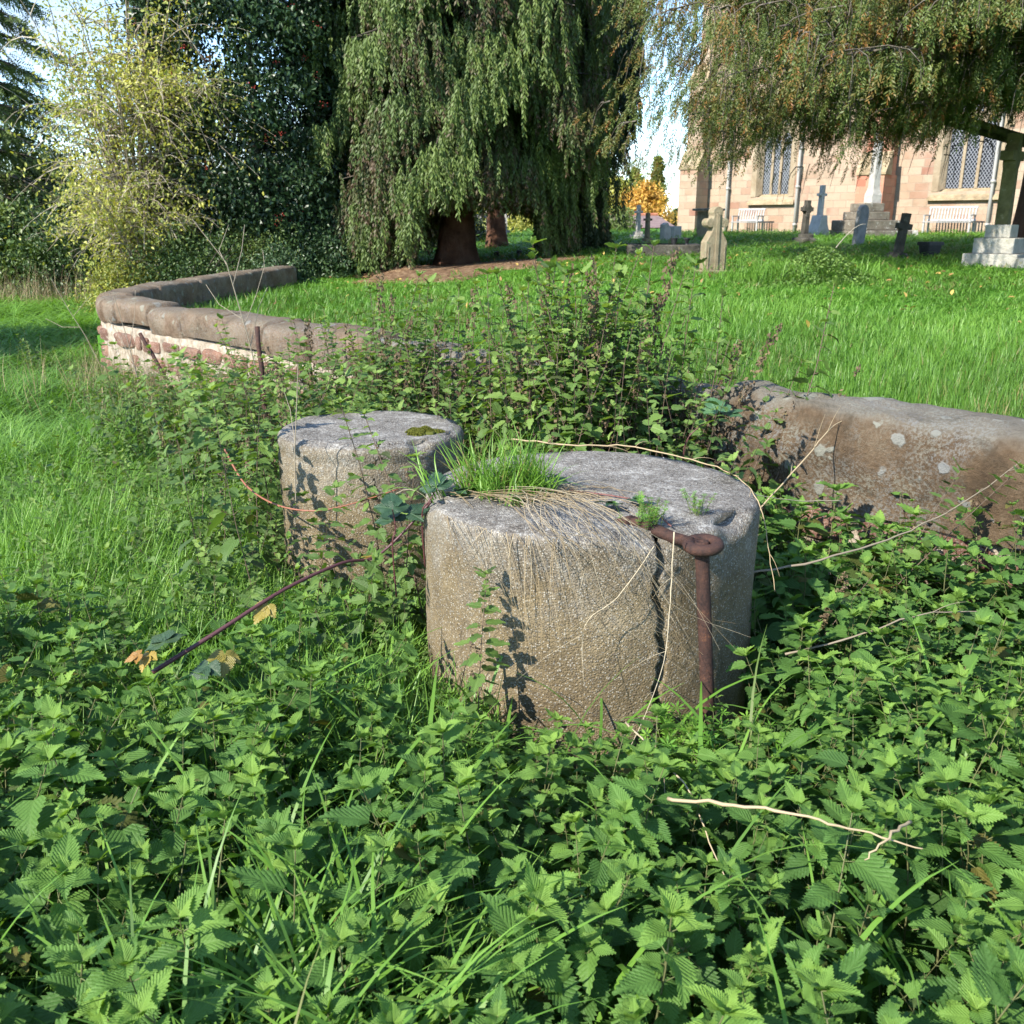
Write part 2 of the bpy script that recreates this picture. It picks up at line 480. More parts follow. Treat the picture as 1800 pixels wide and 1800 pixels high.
def pedestal(name, cx, cy, R, H, crack=None, ring=None, seed=0, label=''):
    if crack is not None: crack %= 2 * PI
    base = [2 * PI * k / 220 for k in range(220)]
    if crack is not None:
        w = 0.015 / R
        base = [t for t in base if abs((t - crack + PI) % (2 * PI) - PI) > 3.2 * w]
        base += [crack + k * w for k in (-3, -1.6, -1, 0, 1, 1.6, 3)]
        base.sort()
    NTH = len(base)
    def dth(t): return (t - crack + PI) % (2 * PI) - PI
    jr = random.Random(seed)
    jag = [0.0]
    for _ in range(60): jag.append(max(-0.06, min(0.06, jag[-1] * 0.85 + jr.uniform(-0.03, 0.03))))
    def jg(z):
        q = max(0, min(58, (H - z) / H * 40)); i = int(q); return jag[i] * (1 - q + i) + jag[i + 1] * (q - i)
    zs = [-0.1, 0.0] + [H * k / 44 for k in range(1, 42)]
    rows = [(R, z) for z in zs if z < H - 0.045]
    rc = 0.035
    for k in range(0, 6):
        a = PI / 2 * k / 5
        rows.append((R - rc + rc * math.cos(a), H - rc + rc * math.sin(a)))
    for f in (0.9, 0.82, 0.74, 0.66, 0.56, 0.46, 0.36, 0.26, 0.16, 0.07):
        rows.append((R * f, H + 0.006))
    vs, fs = [], []
    for r, z in rows:
        for t in base:
            th = t
            if crack is not None:
                d = dth(t)
                amp = math.exp(-(d / 0.12) ** 2)
                th = t + jg(z if r > R - 0.04 else H) * amp + (0.25 * jag[int((R - r) / R * 30)] * amp if r < R - 0.04 else 0)
            x, y = math.cos(th), math.sin(th)
            rr, zz = r, z
            P = Vector((x * r * 3, y * r * 3, z * 3 + seed))
            nn = noise.fractal(P * 1.1, 1.0, 2.0, 4)
            n2 = noise.noise(P * 9)
            if r > R - 0.04:
                rr += 0.006 * nn + 0.0025 * n2
                rr *= 1 - 0.03 * (1 - z / H) * (1 if z < H - .1 else 0) if False else 1
                if z > H - 0.06:
                    chip = max(0, noise.noise(Vector((x * 2.3 + seed, y * 2.3, 5))) - 0.12)
                    rr -= chip * 0.09 * ((z - (H - 0.06)) / 0.06)
                    zz -= chip * 0.07 * ((z - (H - 0.06)) / 0.06)
            else:
                zz += 0.006 * nn + 0.002 * n2
            if ring and abs(z - ring) < 0.012 and r > R - 0.04:
                rr -= 0.009 * (0.4 + 0.6 * abs(noise.noise(Vector((x * 3, y * 3, 1)))) * 2)
            if crack is not None and abs(d) < 0.004 / R:
                wd = min(1.0, 0.35 + 1.3 * abs(noise.noise(Vector((z * 5, 3.3, 0)))) + (0.5 if z > H * 0.7 else 0))
                if r > R - 0.04: rr -= 0.13 * wd
                else:
                    zz -= 0.05 * max(0, (r / R - 0.45) / 0.55)
            vs.append((x * rr, y * rr, zz))
    for i in range(len(rows) - 1):
        for k in range(NTH):
            k2 = (k + 1) % NTH
            fs.append((i * NTH + k, i * NTH + k2, (i + 1) * NTH + k2, (i + 1) * NTH + k))
    vs.append((0, 0, H + 0.008)); c = len(vs) - 1; b = (len(rows) - 1) * NTH
    for k in range(NTH): fs.append((b + k, b + (k + 1) % NTH, c))
    root = empty(name, (cx, cy, 0), label, "concrete block", "round concrete blocks in front of the churchyard wall")
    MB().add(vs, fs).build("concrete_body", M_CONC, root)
    return root
PX, PY, PR, PH = 0.265, 3.10, 0.565, 0.74
QX, QY, QR, QH = -0.625, 4.12, 0.41, 0.735
ped1 = pedestal("concrete_pedestal", PX, PY, PR, PH, crack=math.atan2(-0.51, 0.165), seed=3,
                label="concrete block split by a jagged crack, a grass tuft on top")
ped2 = pedestal("concrete_pedestal", QX, QY, QR, QH, ring=QH - 0.075, seed=8,
                label="smaller round concrete block behind the cracked one, moss on its top")

# rusted ironwork: the eye is cast into the block's rim, the rod stands below it
m = NT("rusted iron"); p = m.obj()
M_RUST = m.done(m.ramp(m.math('ADD', m.math('MULTIPLY', m.noise(p, 22, 8, 0.75), 0.6), m.math('MULTIPLY', m.noise(p, 190, 5, 0.8), 0.4)), [(0.36, (0.010, 0.007, 0.007)), (0.46, (0.036, 0.018, 0.014)), (0.55, (0.058, 0.027, 0.019)), (0.64, (0.15, 0.062, 0.026))]), 0.75, m.bump(m.noise(p, 130, 8, 0.8), 0.9, 0.004), 0.3)
eye_c = at_y(1236, 958, 2.535)
mb = MB()
Rr, rt = 0.0405, 0.0185
vs, fs = [], []
NU, NV = 40, 14
for i in range(NU):
    a = 2 * PI * i / NU
    for j in range(NV):
        b = 2 * PI * j / NV
        q = Rr + rt * math.cos(b) * 1.0
        z = rt * 0.92 * math.sin(b) + 0.004 * math.sin(a + 0.6)
        k = 1 + 0.03 * noise.noise(Vector((a * 2, b, 0)))
        vs.append((q * k * math.cos(a), q * k * math.sin(a), z))
for i in range(NU):
    for j in range(NV):
        fs.append((i * NV + j, ((i + 1) % NU) * NV + j, ((i + 1) % NU) * NV + (j + 1) % NV, i * NV + (j + 1) % NV))
mb.add([(a + eye_c.x - PX, b + eye_c.y - PY, c + eye_c.z) for a, b, c in vs], fs)
# the flattened washer of the pin inside the eye
st = Vector((eye_c.x - PX, eye_c.y - PY, eye_c.z))
arm = [st + Vector((-0.03, 0.012, 0.002)), st + Vector((-0.075, 0.045, 0.006)), st + Vector((-0.125, 0.085, 0.018)), st + Vector((-0.19, 0.14, 0.028)), st + Vector((-0.26, 0.2, -0.01))]
tube(mb, arm, [0.0165, 0.0175, 0.0175, 0.017, 0.016], 12)
mb.build("iron_eye", M_RUST, ped1)
mb = MB()
rod0 = Vector((eye_c.x - 0.004, eye_c.y, eye_c.z))
rodb = at_y(1246, 1290, 2.50)
d = (rodb - rod0)
# spiral burr of the riveted top, then the shaft
tp = [(0, 0, 0.012)]
prof = [(0.0, -0.05), (0.0095, -0.05), (0.0105, 0.004), (0.0135, 0.011), (0.019, 0.011), (0.0215, 0.003), (0.0205, -0.03), (0.0205, -0.045), (0.0205, -0.2), (0.0208, -0.4), (0.0205, d.length * -0.8), (0.02, -d.length)]
NS = 18
vs, fs = [], []
zax = (-d).normalized(); xa = zax.cross(Vector((0, 1, 0))).normalized(); ya = zax.cross(xa)
for r, z in prof:
    for k in range(NS):
        a = 2 * PI * k / NS
        rr = r * (1 + 0.02 * noise.noise(Vector((a, z * 20, 2))))
        vs.append(tuple(xa * rr * math.cos(a) + ya * rr * math.sin(a) + zax * z))
for i in range(len(prof) - 1):
    for k in range(NS):
        fs.append((i * NS + k, (i + 1) * NS + k, (i + 1) * NS + (k + 1) % NS, i * NS + (k + 1) % NS))
rod = MB().add(vs, fs).build("iron_rod", M_RUST, loc=rod0)
tag(rod, "rusty round iron rod hanging upright through the eye at the cracked block's rim", "iron rod")

def stake(px0, py0, px1, py1, Y, r, label):
    a, b = at_y(px0, py0, Y), at_y(px1, py1, Y - 0.15)
    b.z = min(b.z, 0.25)
    dd = (a - b).normalized(); b2 = b - dd * 0.35
    mb = MB()
    n = 9
    pts = [b2.lerp(a, i / n) + Vector((0.004 * math.sin(i * 2.1), 0, 0)) for i in range(n + 1)]
    loc = Vector(pts[0])
    tube(mb, [q - loc for q in pts], [r * (1 + 0.06 * math.sin(i * 3)) for i in range(n + 1)], 8)
    o = mb.build("iron_stake", M_RUST, loc=loc)
    return tag(o, label, "iron stake", "rusty iron stakes by the wall")
stake(246, 586, 300, 668, 8.2, 0.017, "leaning rusty stake in front of the whitewashed end of the wall")
stake(452, 574, 462, 655, 6.2, 0.016, "upright rusty stake in the weeds behind the smaller concrete block")

# ---------------------------------------------------------------- the churchyard wall
M_COPE = stone_mat("coping sandstone", [(0.060, 0.038, 0.022), (0.095, 0.062, 0.038), (0.14, 0.10, 0.066)], lichen=(0.25, 0.25, 0.19), lich=0.75, scale=4.2, dark=(0.03, 0.026, 0.018), bump=1.0)
def coping_mat(name, c0, c1, c2, topc, lich):
    m = NT(name); p = m.obj()
    nz = m.n('SeparateXYZ'); m.l(m.n('NewGeometry').outputs['Normal'], nz.inputs[0])
    up = m.ramp(m.math('ADD', nz.outputs[2], m.math('MULTIPLY', m.math('SUBTRACT', m.noise(p, 6, 7, .7), .5), .9)), [(.45, (0, 0, 0)), (.85, (1, 1, 1))])
    c = m.ramp(m.math('ADD', m.math('MULTIPLY', m.noise(p, 3, 6, .6), .6), m.math('MULTIPLY', m.noise(p, 24, 7, .75), .4)), [(.36, c0), (.5, c1), (.64, c2)])
    c = m.mix(m.math('MULTIPLY', up, .8), c, topc)
    # crusts of pale lichen: a few hand-sized patches with ragged edges, and fine dust round them
    d = m.n('VectorMath', operation='MULTIPLY_ADD'); nn = m.n('TexNoise'); nn.inputs['Scale'].default_value = 16; nn.inputs['Detail'].default_value = 5; m.l(p, nn.inputs['Vector'])
    m.l(nn.outputs[1], d.inputs[0]); d.inputs[1].default_value = (.09,) * 3; m.l(p, d.inputs[2])
    v = m.n('TexVoronoi'); v.inputs['Scale'].default_value = 8.5; m.l(d.outputs[0], v.inputs['Vector'])
    sc = m.n('SeparateColor'); m.l(v.outputs[1], sc.inputs[0])
    rad = m.math('MULTIPLY', m.math('SUBTRACT', sc.outputs[0], .12), .44)
    spot = m.ramp(m.math('SUBTRACT', rad, v.outputs[0]), [(.0, (0, 0, 0)), (.06, (1, 1, 1))])
    dust = m.math('MULTIPLY', m.ramp(m.noise(p, 2.6, 3, .5), [(.40, (0, 0, 0)), (.56, (1, 1, 1))]), m.ramp(m.noise(p, 75, 6, .75), [(.47, (0, 0, 0)), (.56, (1, 1, 1))]))
    lc = m.mix(sc.outputs[1], (.30, .30, .24), (.24, .25, .25))
    c = m.mix(m.math('MULTIPLY', m.math('MAXIMUM', m.math('MULTIPLY', spot, .8), m.math('MULTIPLY', dust, .55)), lich), c, lc)
    dk = m.ramp(m.noise(p, 4.5, 8, .75, .4), [(.53, (0, 0, 0)), (.66, (1, 1, 1))])
    c = m.mix(m.math('MULTIPLY', dk, .5), c, (.03, .026, .018))
    h = m.math('ADD', m.math('MULTIPLY', m.noise(p, 14, 9, .75), 1.4), m.math('ADD', m.math('MULTIPLY', m.noise(p, 70, 6, .8), .6), m.math('MULTIPLY', spot, .25)))
    return m.done(c, .92, m.bump(h, .9, .03), .2)
M_COPE = coping_mat("lichened coping sandstone", (.070, .045, .026), (.120, .080, .047), (.175, .125, .08), (.19, .172, .138), 1.0)
M_COPEF = coping_mat("weathered coping sandstone", (.105, .068, .044), (.185, .126, .085), (.25, .19, .138), (.155, .118, .08), .8)
M_OLDCOPE = stone_mat("mossy coping sandstone", [(0.085, 0.062, 0.042), (0.15, 0.112, 0.08), (0.22, 0.175, 0.135)], lichen=(0.30, 0.29, 0.26), lich=0.45, scale=7, dark=(0.05, 0.04, 0.025))
M_RUBBLE = stone_mat("red rubble stone", [(0.13, 0.065, 0.048), (0.19, 0.10, 0.072), (0.25, 0.155, 0.115)], lichen=(0.42, 0.37, 0.31), lich=0.8, scale=9, tinted=True)
M_MORTAR = stone_mat("flaking lime mortar", [(0.20, 0.155, 0.11), (0.38, 0.32, 0.25), (0.50, 0.44, 0.37)], lichen=(0.22, 0.16, 0.11), lich=0.6, scale=14)

DCOR = 1.3
def corner(u, n, z):
    p0, p2 = C0 + RW * DCOR, C0 + D1 * DCOR
    p = p0 * (1 - u) ** 2 + C0 * 2 * u * (1 - u) + p2 * u * u
    t = ((C0 - p0) * (1 - u) + (p2 - C0) * u).normalized()
    return (p.x - t.y * n, p.y + t.x * n, z)
def wpt(s, n, z):
    if s < DCOR: return corner(.5 + .5 * s / DCOR, n, z)
    return (C0.x + D1.x * s + NIN.x * n, C0.y + D1.y * s + NIN.y * n, z)
RN = Vector((RW.y, -RW.x))                                      # to the lawn side of the return run
def rpt(s, n, z):
    if s < DCOR: return corner(.5 - .5 * s / DCOR, n, z + 0.006 * s)
    return (C0.x + RW.x * s + RN.x * n, C0.y + RW.y * s + RN.y * n, z + 0.006 * s)

def coping(name, s0, s1, z0, h, w, pf, root, mat, seed, rough=0.014):
    prof = [(-0.47, 0.0), (-0.5, 0.15), (-0.52, 0.3), (-0.525, 0.45), (-0.525, 0.58), (-0.515, 0.7), (-0.49, 0.81), (-0.43, 0.9), (-0.34, 0.955), (-0.2, 0.985), (-0.05, 1.0), (0.1, 1.0), (0.25, 0.985), (0.4, 0.94), (0.48, 0.84), (0.5, 0.6), (0.5, 0.0)]
    ns = max(8, int((s1 - s0) / 0.03))
    vs, fs, npf = [], [], len(prof)
    for i in range(ns + 1):
        t = i / ns; e = min(t, 1 - t) * (s1 - s0)
        k = 1 - 0.07 * max(0, 1 - e / 0.035) ** 2
        s = s0 + (s1 - s0) * t
        for a, b in prof:
            q = Vector((s * 2.2, a * w * 5, b * h * 5 + seed * 7.7))
            dn = noise.fractal(q, 1, 2, 4) * rough + noise.fractal(q * 3.1, 1, 2, 3) * rough * .45
            sag = 0.022 * noise.noise(Vector((s * 0.9, seed, 0)))
            vs.append(pf(s, a * w * k + dn * (1 if a > 0 else -1) , z0 + b * h * (k if b > .5 else 1) + (dn + sag) * (b > 0.3)))
    for i in range(ns):
        for j in range(npf - 1):
            fs.append((i * npf + j, (i + 1) * npf + j, (i + 1) * npf + j + 1, i * npf + j + 1))
    fs.append(tuple(range(npf))); fs.append(tuple(ns * npf + j for j in range(npf))[::-1])
    o = MB().add(vs, fs).build(name, mat, root)
    return o

def rough_stone(mb, c, hx, hy, hz, ax, ay, seed, tint, n=5):
    """rounded, uneven block; ax = direction of its length, ay = depth"""
    vs, fs = [], []
    def put(u, v, w):
        p = Vector((u, v, w)); q = (abs(u) ** 5 + abs(v) ** 5 + abs(w) ** 5) ** 0.2
        p /= q
        nn = 1 + 0.10 * noise.noise(Vector((p.x * 1.3 + seed, p.y * 1.3, p.z * 1.3))) + 0.04 * noise.noise(p * 4 + Vector((seed, 0, 0)))
        p *= nn
        return (c[0] + ax[0] * p.x * hx + ay[0] * p.y * hy, c[1] + ax[1] * p.x * hx + ay[1] * p.y * hy, c[2] + p.z * hz)
    for f in range(6):
        b = len(vs)
        for i in range(n + 1):
            for j in range(n + 1):
                u, v = i / n * 2 - 1, j / n * 2 - 1
                vs.append(put(*[(1, u, v), (-1, v, u), (v, 1, u), (u, -1, v), (u, v, 1), (v, u, -1)][f]))
        for i in range(n):
            for j in range(n):
                fs.append((b + i * (n + 1) + j, b + (i + 1) * (n + 1) + j, b + (i + 1) * (n + 1) + j + 1, b + i * (n + 1) + j + 1))
    mb.add(vs, fs, tint)

wall = empty("stone_wall", (C0.x, C0.y, 0), "low curving sandstone wall with rounded coping stones around the churchyard lawn", "wall")
off = Matrix.Translation((-C0.x, -C0.y, 0))
def wl(s, n, z): p = wpt(s, n, z); return (p[0] - C0.x, p[1] - C0.y, p[2])
def rl(s, n, z): p = rpt(s, n, z); return (p[0] - C0.x, p[1] - C0.y, p[2])
SEND = 12.5
# joints of the long run measured from the corner; near the camera the stones are long and deep
joints = [0.0, 0.66, 1.12, 1.9, 2.6, 3.35, 4.1, 4.75, 5.45, 6.15, 6.85, 7.5, 8.35, 9.9, 11.2, SEND]
for i in range(len(joints) - 1):
    a, b = joints[i], joints[i + 1]
    k = float(sstep(4, 7.5, (a + b) / 2))
    h = 0.25 + 0.21 * k + R_.uniform(-0.02, 0.02)
    top = 0.85 - 0.01 * k + R_.uniform(-0.02, 0.025)
    if i == 2: top += 0.03
    o = coping("coping_stone", a + 0.008, b - 0.012, top - h, h, 0.40 + R_.uniform(-0.03, 0.03), wl, wall, M_COPE if k > 0.3 else M_COPEF, i + 1, 0.012 + 0.014 * k)
rj = [0.0, 1.3, 2.5, 3.7, 4.9, 6.5]
for i in range(len(rj) - 1):
    coping("coping_stone", rj[i] + 0.008, rj[i + 1] - 0.012, 0.57, 0.29 + R_.uniform(-0.015, 0.015), 0.42, rl, wall, M_COPEF, i + 30, 0.012)
# mortar core and rubble facing
mb = MB()
def core(mb, s0, s1, n0, n1, z1, pf, ns=60, nz=10):
    vs, fs = [], []
    for i in range(ns + 1):
        s = s0 + (s1 - s0) * i / ns
        for j in range(nz + 1):
            z = -0.15 + (z1 + 0.15) * j / nz
            dn = 0.018 * noise.fractal(Vector((s * 5, z * 5, n0 * 3)), 1, 2, 4)
            vs.append(pf(s, n0 + dn, z))
        for j in range(nz + 1):
            z = z1 - (z1 + 0.15) * j / nz
            dn = 0.018 * noise.fractal(Vector((s * 5, z * 5, n1 * 3)), 1, 2, 4)
            vs.append(pf(s, n1 + dn, z))
    m2 = 2 * (nz + 1)
    for i in range(ns):
        for j in range(m2 - 1):
            fs.append((i * m2 + j, (i + 1) * m2 + j, (i + 1) * m2 + j + 1, i * m2 + j + 1))
    fs.append(tuple(range(m2))); fs.append(tuple(ns * m2 + j for j in range(m2))[::-1])
    mb.add(vs, fs)
core(mb, 0.0, 6.5, -0.17, 0.17, 0.59, wl, 120)
core(mb, 6.5, SEND, -0.15, 0.17, 0.40, wl, 80)
core(mb, 0.0, 6.4, -0.17, 0.17, 0.58, rl, 100)
mb.build("mortar_core", M_MORTAR, wall)
mb = MB()
sd = 0
for run, (smax, pf, side, ax, ay) in enumerate(((SEND, wl, -1, D1, NIN), (6.3, rl, -1, RW, RN), (6.3, rl, 1, RW, RN))):
    for row in range(3):
        s = -0.08 + R_.uniform(0, 0.2)
        hz = 0.175
        while s < smax - 0.3:
            L_ = R_.uniform(0.16, 0.5) * (1.5 if run == 0 and s > 7 else 1)
            lim = 0.56 if (run or s < 6.3) else 0.42
            zc = 0.03 + row * hz + hz / 2 + R_.uniform(-0.02, 0.02)
            if zc + hz * 0.42 < lim + 0.02 and R_.random() < 0.8:
                sd += 1
                p = pf(s + L_ / 2, side * (0.12 + R_.uniform(-0.012, 0.018)), zc)
                rough_stone(mb, p, L_ / 2 - 0.018, 0.075, hz / 2 - 0.006 - R_.uniform(0, 0.035), ax, ay, sd * 1.7, R_.uniform(0.1, 0.9))
            s += L_
mb.build("rubble_masonry", M_RUBBLE, wall)

# ---------------------------------------------------------------- church
CH0 = Vector((7.65, 42.0)); CH1 = Vector((17.2, 33.0)); CHD = (CH1 - CH0).normalized(); CHN = Vector((CHD.y, -CHD.x))   # outward, towards the sun
def ch_hit(px, py=None):
    """distance along the church wall (and height) seen at a pixel"""
    u = (px - 900) / FPX
    # X = u*(Y*CP + (CAMZ-z)*SP), z about eye level first
    z = 1.6
    for _ in range(4):
        k = u * CP
        s = (u * (CH0.y * CP + (CAMZ - z) * SP) - CH0.x) / (CHD.x - k * CHD.y)
        Y = CH0.y + CHD.y * s
        if py is None: break
        d = ray(px, py); z = CAMZ + d.z * Y / d.y
    return s, z
church = empty("church", (CH0.x, CH0.y, 0), "pink and buff sandstone church wall with traceried windows and sloped buttresses", "church")
church.rotation_euler = (0, 0, math.atan2(CHD.y, CHD.x))        # local x along the wall, local -y outwards

def block_mat(name, c1, c2, c3, bw, bh, mortar=(0.31, 0.25, 0.19)):
    m = NT(name); p = m.obj()
    cmb = m.n('SeparateXYZ'); m.l(p, cmb.inputs[0])
    v = m.n('CombineXYZ'); m.l(m.math('ADD', cmb.outputs[0], cmb.outputs[1]), v.inputs[0]); m.l(cmb.outputs[2], v.inputs[1])
    br = m.n('TexBrick'); m.l(v.outputs[0], br.inputs['Vector'])
    br.offset = 0.5; br.squash = 1.3; br.squash_frequency = 3
    br.inputs['Scale'].default_value = 1.0; br.inputs['Brick Width'].default_value = bw; br.inputs['Row Height'].default_value = bh
    br.inputs['Mortar Size'].default_value = 0.012; br.inputs['Mortar Smooth'].default_value = 0.3; br.inputs['Bias'].default_value = 0
    br.inputs['Color1'].default_value = (0, 0, 0, 1); br.inputs['Color2'].default_value = (1, 1, 1, 1); br.inputs['Mortar'].default_value = (0.5, 0.5, 0.5, 1)
    c = m.ramp(br.outputs[0], [(0.0, c1), (0.35, c2), (0.7, c3), (1.0, c2)])
    patch = m.noise(p, 0.7, 3, 0.5)
    c = m.mix(m.ramp(patch, [(0.42, (0, 0, 0)), (0.6, (0.7, 0.7, 0.7))]), c, c3)
    c = m.mix(br.outputs[1], c, mortar)
    c = m.mix(m.math('MULTIPLY', m.ramp(m.noise(p, 1.6, 7, 0.7, 0.4), [(0.5, (0, 0, 0)), (0.7, (1, 1, 1))]), 0.4), c, (0.16, 0.11, 0.075))
    c = m.mix(m.math('MULTIPLY', m.noise(p, 9, 6, 0.7), 0.5), c, m.mix(1.0, c, (0.7, 0.66, 0.6), 'MULTIPLY'))
    h = m.math('ADD', m.math('MULTIPLY', br.outputs[1], -1.0), m.math('MULTIPLY', m.noise(p, 14, 6, 0.7), 0.8))
    return m.done(c, 0.9, m.bump(h, 0.6, 0.03), 0.15)
M_CH = block_mat("church sandstone", (0.26, 0.128, 0.092), (0.345, 0.242, 0.172), (0.40, 0.31, 0.235), 0.5, 0.27)
M_CHR = block_mat("red eroded sandstone", (0.36, 0.13, 0.085), (0.42, 0.18, 0.12), (0.45, 0.25, 0.17), 0.4, 0.26, (0.38, 0.22, 0.15))
M_BUFF = stone_mat("buff dressed stone", [(0.235, 0.18, 0.12), (0.29, 0.23, 0.158), (0.33, 0.27, 0.19)], lichen=(0.36, 0.30, 0.2), lich=0.15, scale=2, dark=(0.2, 0.14, 0.08))
M_CAPS = stone_mat("weathered sloping stone", [(0.20, 0.15, 0.09), (0.30, 0.23, 0.14), (0.38, 0.30, 0.20)], lichen=(0.4, 0.38, 0.28), lich=0.3, scale=4)
M_ROOF = stone_mat("stone roof tiles", [(0.10, 0.07, 0.055), (0.16, 0.11, 0.085), (0.2, 0.15, 0.12)], scale=3, lich=0.2)
m = NT("white drainpipe paint"); M_PIPE = m.done((0.32, 0.31, 0.29), 0.5)

w1a, w1b = ch_hit(1320)[0], ch_hit(1387)[0]
w2a, w2b = ch_hit(1635)[0], ch_hit(1745)[0]
zs1 = ch_hit(1355, 346)[1]; zs2 = ch_hit(1690, 336)[1]
HT = 11.0
WIN = [(w1a + 0.12, w1b - 0.12, zs1, 4.7), (w2a + 0.12, w2b - 0.12, zs2, 4.7)]
def arch(a, b, z0, zsp, n=10):
    """pointed opening outline from bottom left, up, over, and down (list of x,z)"""
    w = b - a; pts = [(a, z0), (a, zsp)]
    for i in range(1, n + 1):
        q = PI - (PI / 3) * i / n
        pts.append((b + w * math.cos(q), zsp + w * math.sin(q)))
    for i in range(1, n + 1):
        q = PI / 3 * (1 - i / n)
        pts.append((a + w * math.cos(q), zsp + w * math.sin(q)))
    pts.append((b, z0)); return pts
mb = MB()
D_ = 0.55
s_end = 24.0
segs = [(0.0, WIN[0][0])]
def slab(x0, x1, z0, z1): prism(mb, [(x0, z0), (x1, z0), (x1, z1), (x0, z1)], 0.0, D_)
slab(0.0, WIN[0][0], -0.5, HT); slab(WIN[0][1], WIN[1][0], -0.5, HT); slab(WIN[1][1], s_end, -0.5, HT)
for a, b, z0, zsp in WIN:
    slab(a, b, -0.5, z0)
    ar = arch(a, b, z0, zsp)[1:-1]
    mid = len(ar) // 2
    L1 = ar[:mid + 1]; R1 = ar[mid:]
    xm = (a + b) / 2
    prism(mb, L1 + [(xm, HT), (a, HT)], 0.0, D_)
    prism(mb, R1 + [(b, HT), (xm, HT)], 0.0, D_)
# body behind and gable return at the left end
prism(mb, [(0.0, -0.5), (s_end, -0.5), (s_end, HT - 0.02), (0.0, HT - 0.02)], 6.0, 6.5)
prism(mb, [(0.0, -0.5), (D_, -0.5), (D_, HT - 0.02), (0.0, HT - 0.02)], D_ + 0.003, 5.99)
prism(mb, [(s_end - D_, -0.5), (s_end, -0.5), (s_end, HT - 0.02), (s_end - D_, HT - 0.02)], D_ + 0.003, 5.99)
wallo = mb.build("nave_wall", M_CH, church, smooth=False)
mb = MB()
prism(mb, [(-0.2, HT + 0.02), (s_end, HT + 0.02), (s_end, HT + 0.14), (-0.2, HT + 0.14)], -0.25, 7.0)
for (ya, za, yb, zb) in ((-0.3, HT + 0.15, 3.25, HT + 3.6), (6.8, HT + 0.15, 3.25, HT + 3.6)):
    v = [(-0.2, ya, za), (s_end, ya, za), (s_end, yb, zb), (-0.2, yb, zb)]
    v += [(x, y, z - 0.1) for x, y, z in v]
    mb.add(v, [(0, 1, 2, 3), (7, 6, 5, 4), (0, 4, 5, 1), (1, 5, 6, 2), (2, 6, 7, 3), (3, 7, 4, 0)])
mb.build("roof", M_ROOF, church, smooth=False)
mb = MB()
prism(mb, [(0.05, -0.5), (s_end, -0.5), (s_end, 1.62), (0.05, 1.62)], -0.07, -0.003)
mb.build("plinth", M_CH, church, smooth=False)

m = NT("leaded glass"); p = m.obj()
sp_ = m.n('SeparateXYZ'); m.l(p, sp_.inputs[0])
k = 9.0
def tri(e): return m.math('ABSOLUTE', m.math('SUBTRACT', m.math('FRACT', e), 0.5))
e1 = m.math('ADD', m.math('MULTIPLY', sp_.outputs[0], k), m.math('MULTIPLY', sp_.outputs[2], k * 0.72))
e2 = m.math('SUBTRACT', m.math('MULTIPLY', sp_.outputs[0], k), m.math('MULTIPLY', sp_.outputs[2], k * 0.72))
lat = m.ramp(m.math('MAXIMUM', tri(e1), tri(e2)), [(0.37, (0, 0, 0)), (0.42, (1, 1, 1))])
c = m.mix(lat, (0.012, 0.014, 0.02), (0.20, 0.21, 0.235))
M_GLASS = m.done(c, m.ramp(lat, [(0, (0.12, 0.12, 0.12)), (1, (0.8, 0.8, 0.8))]), None, 0.5)

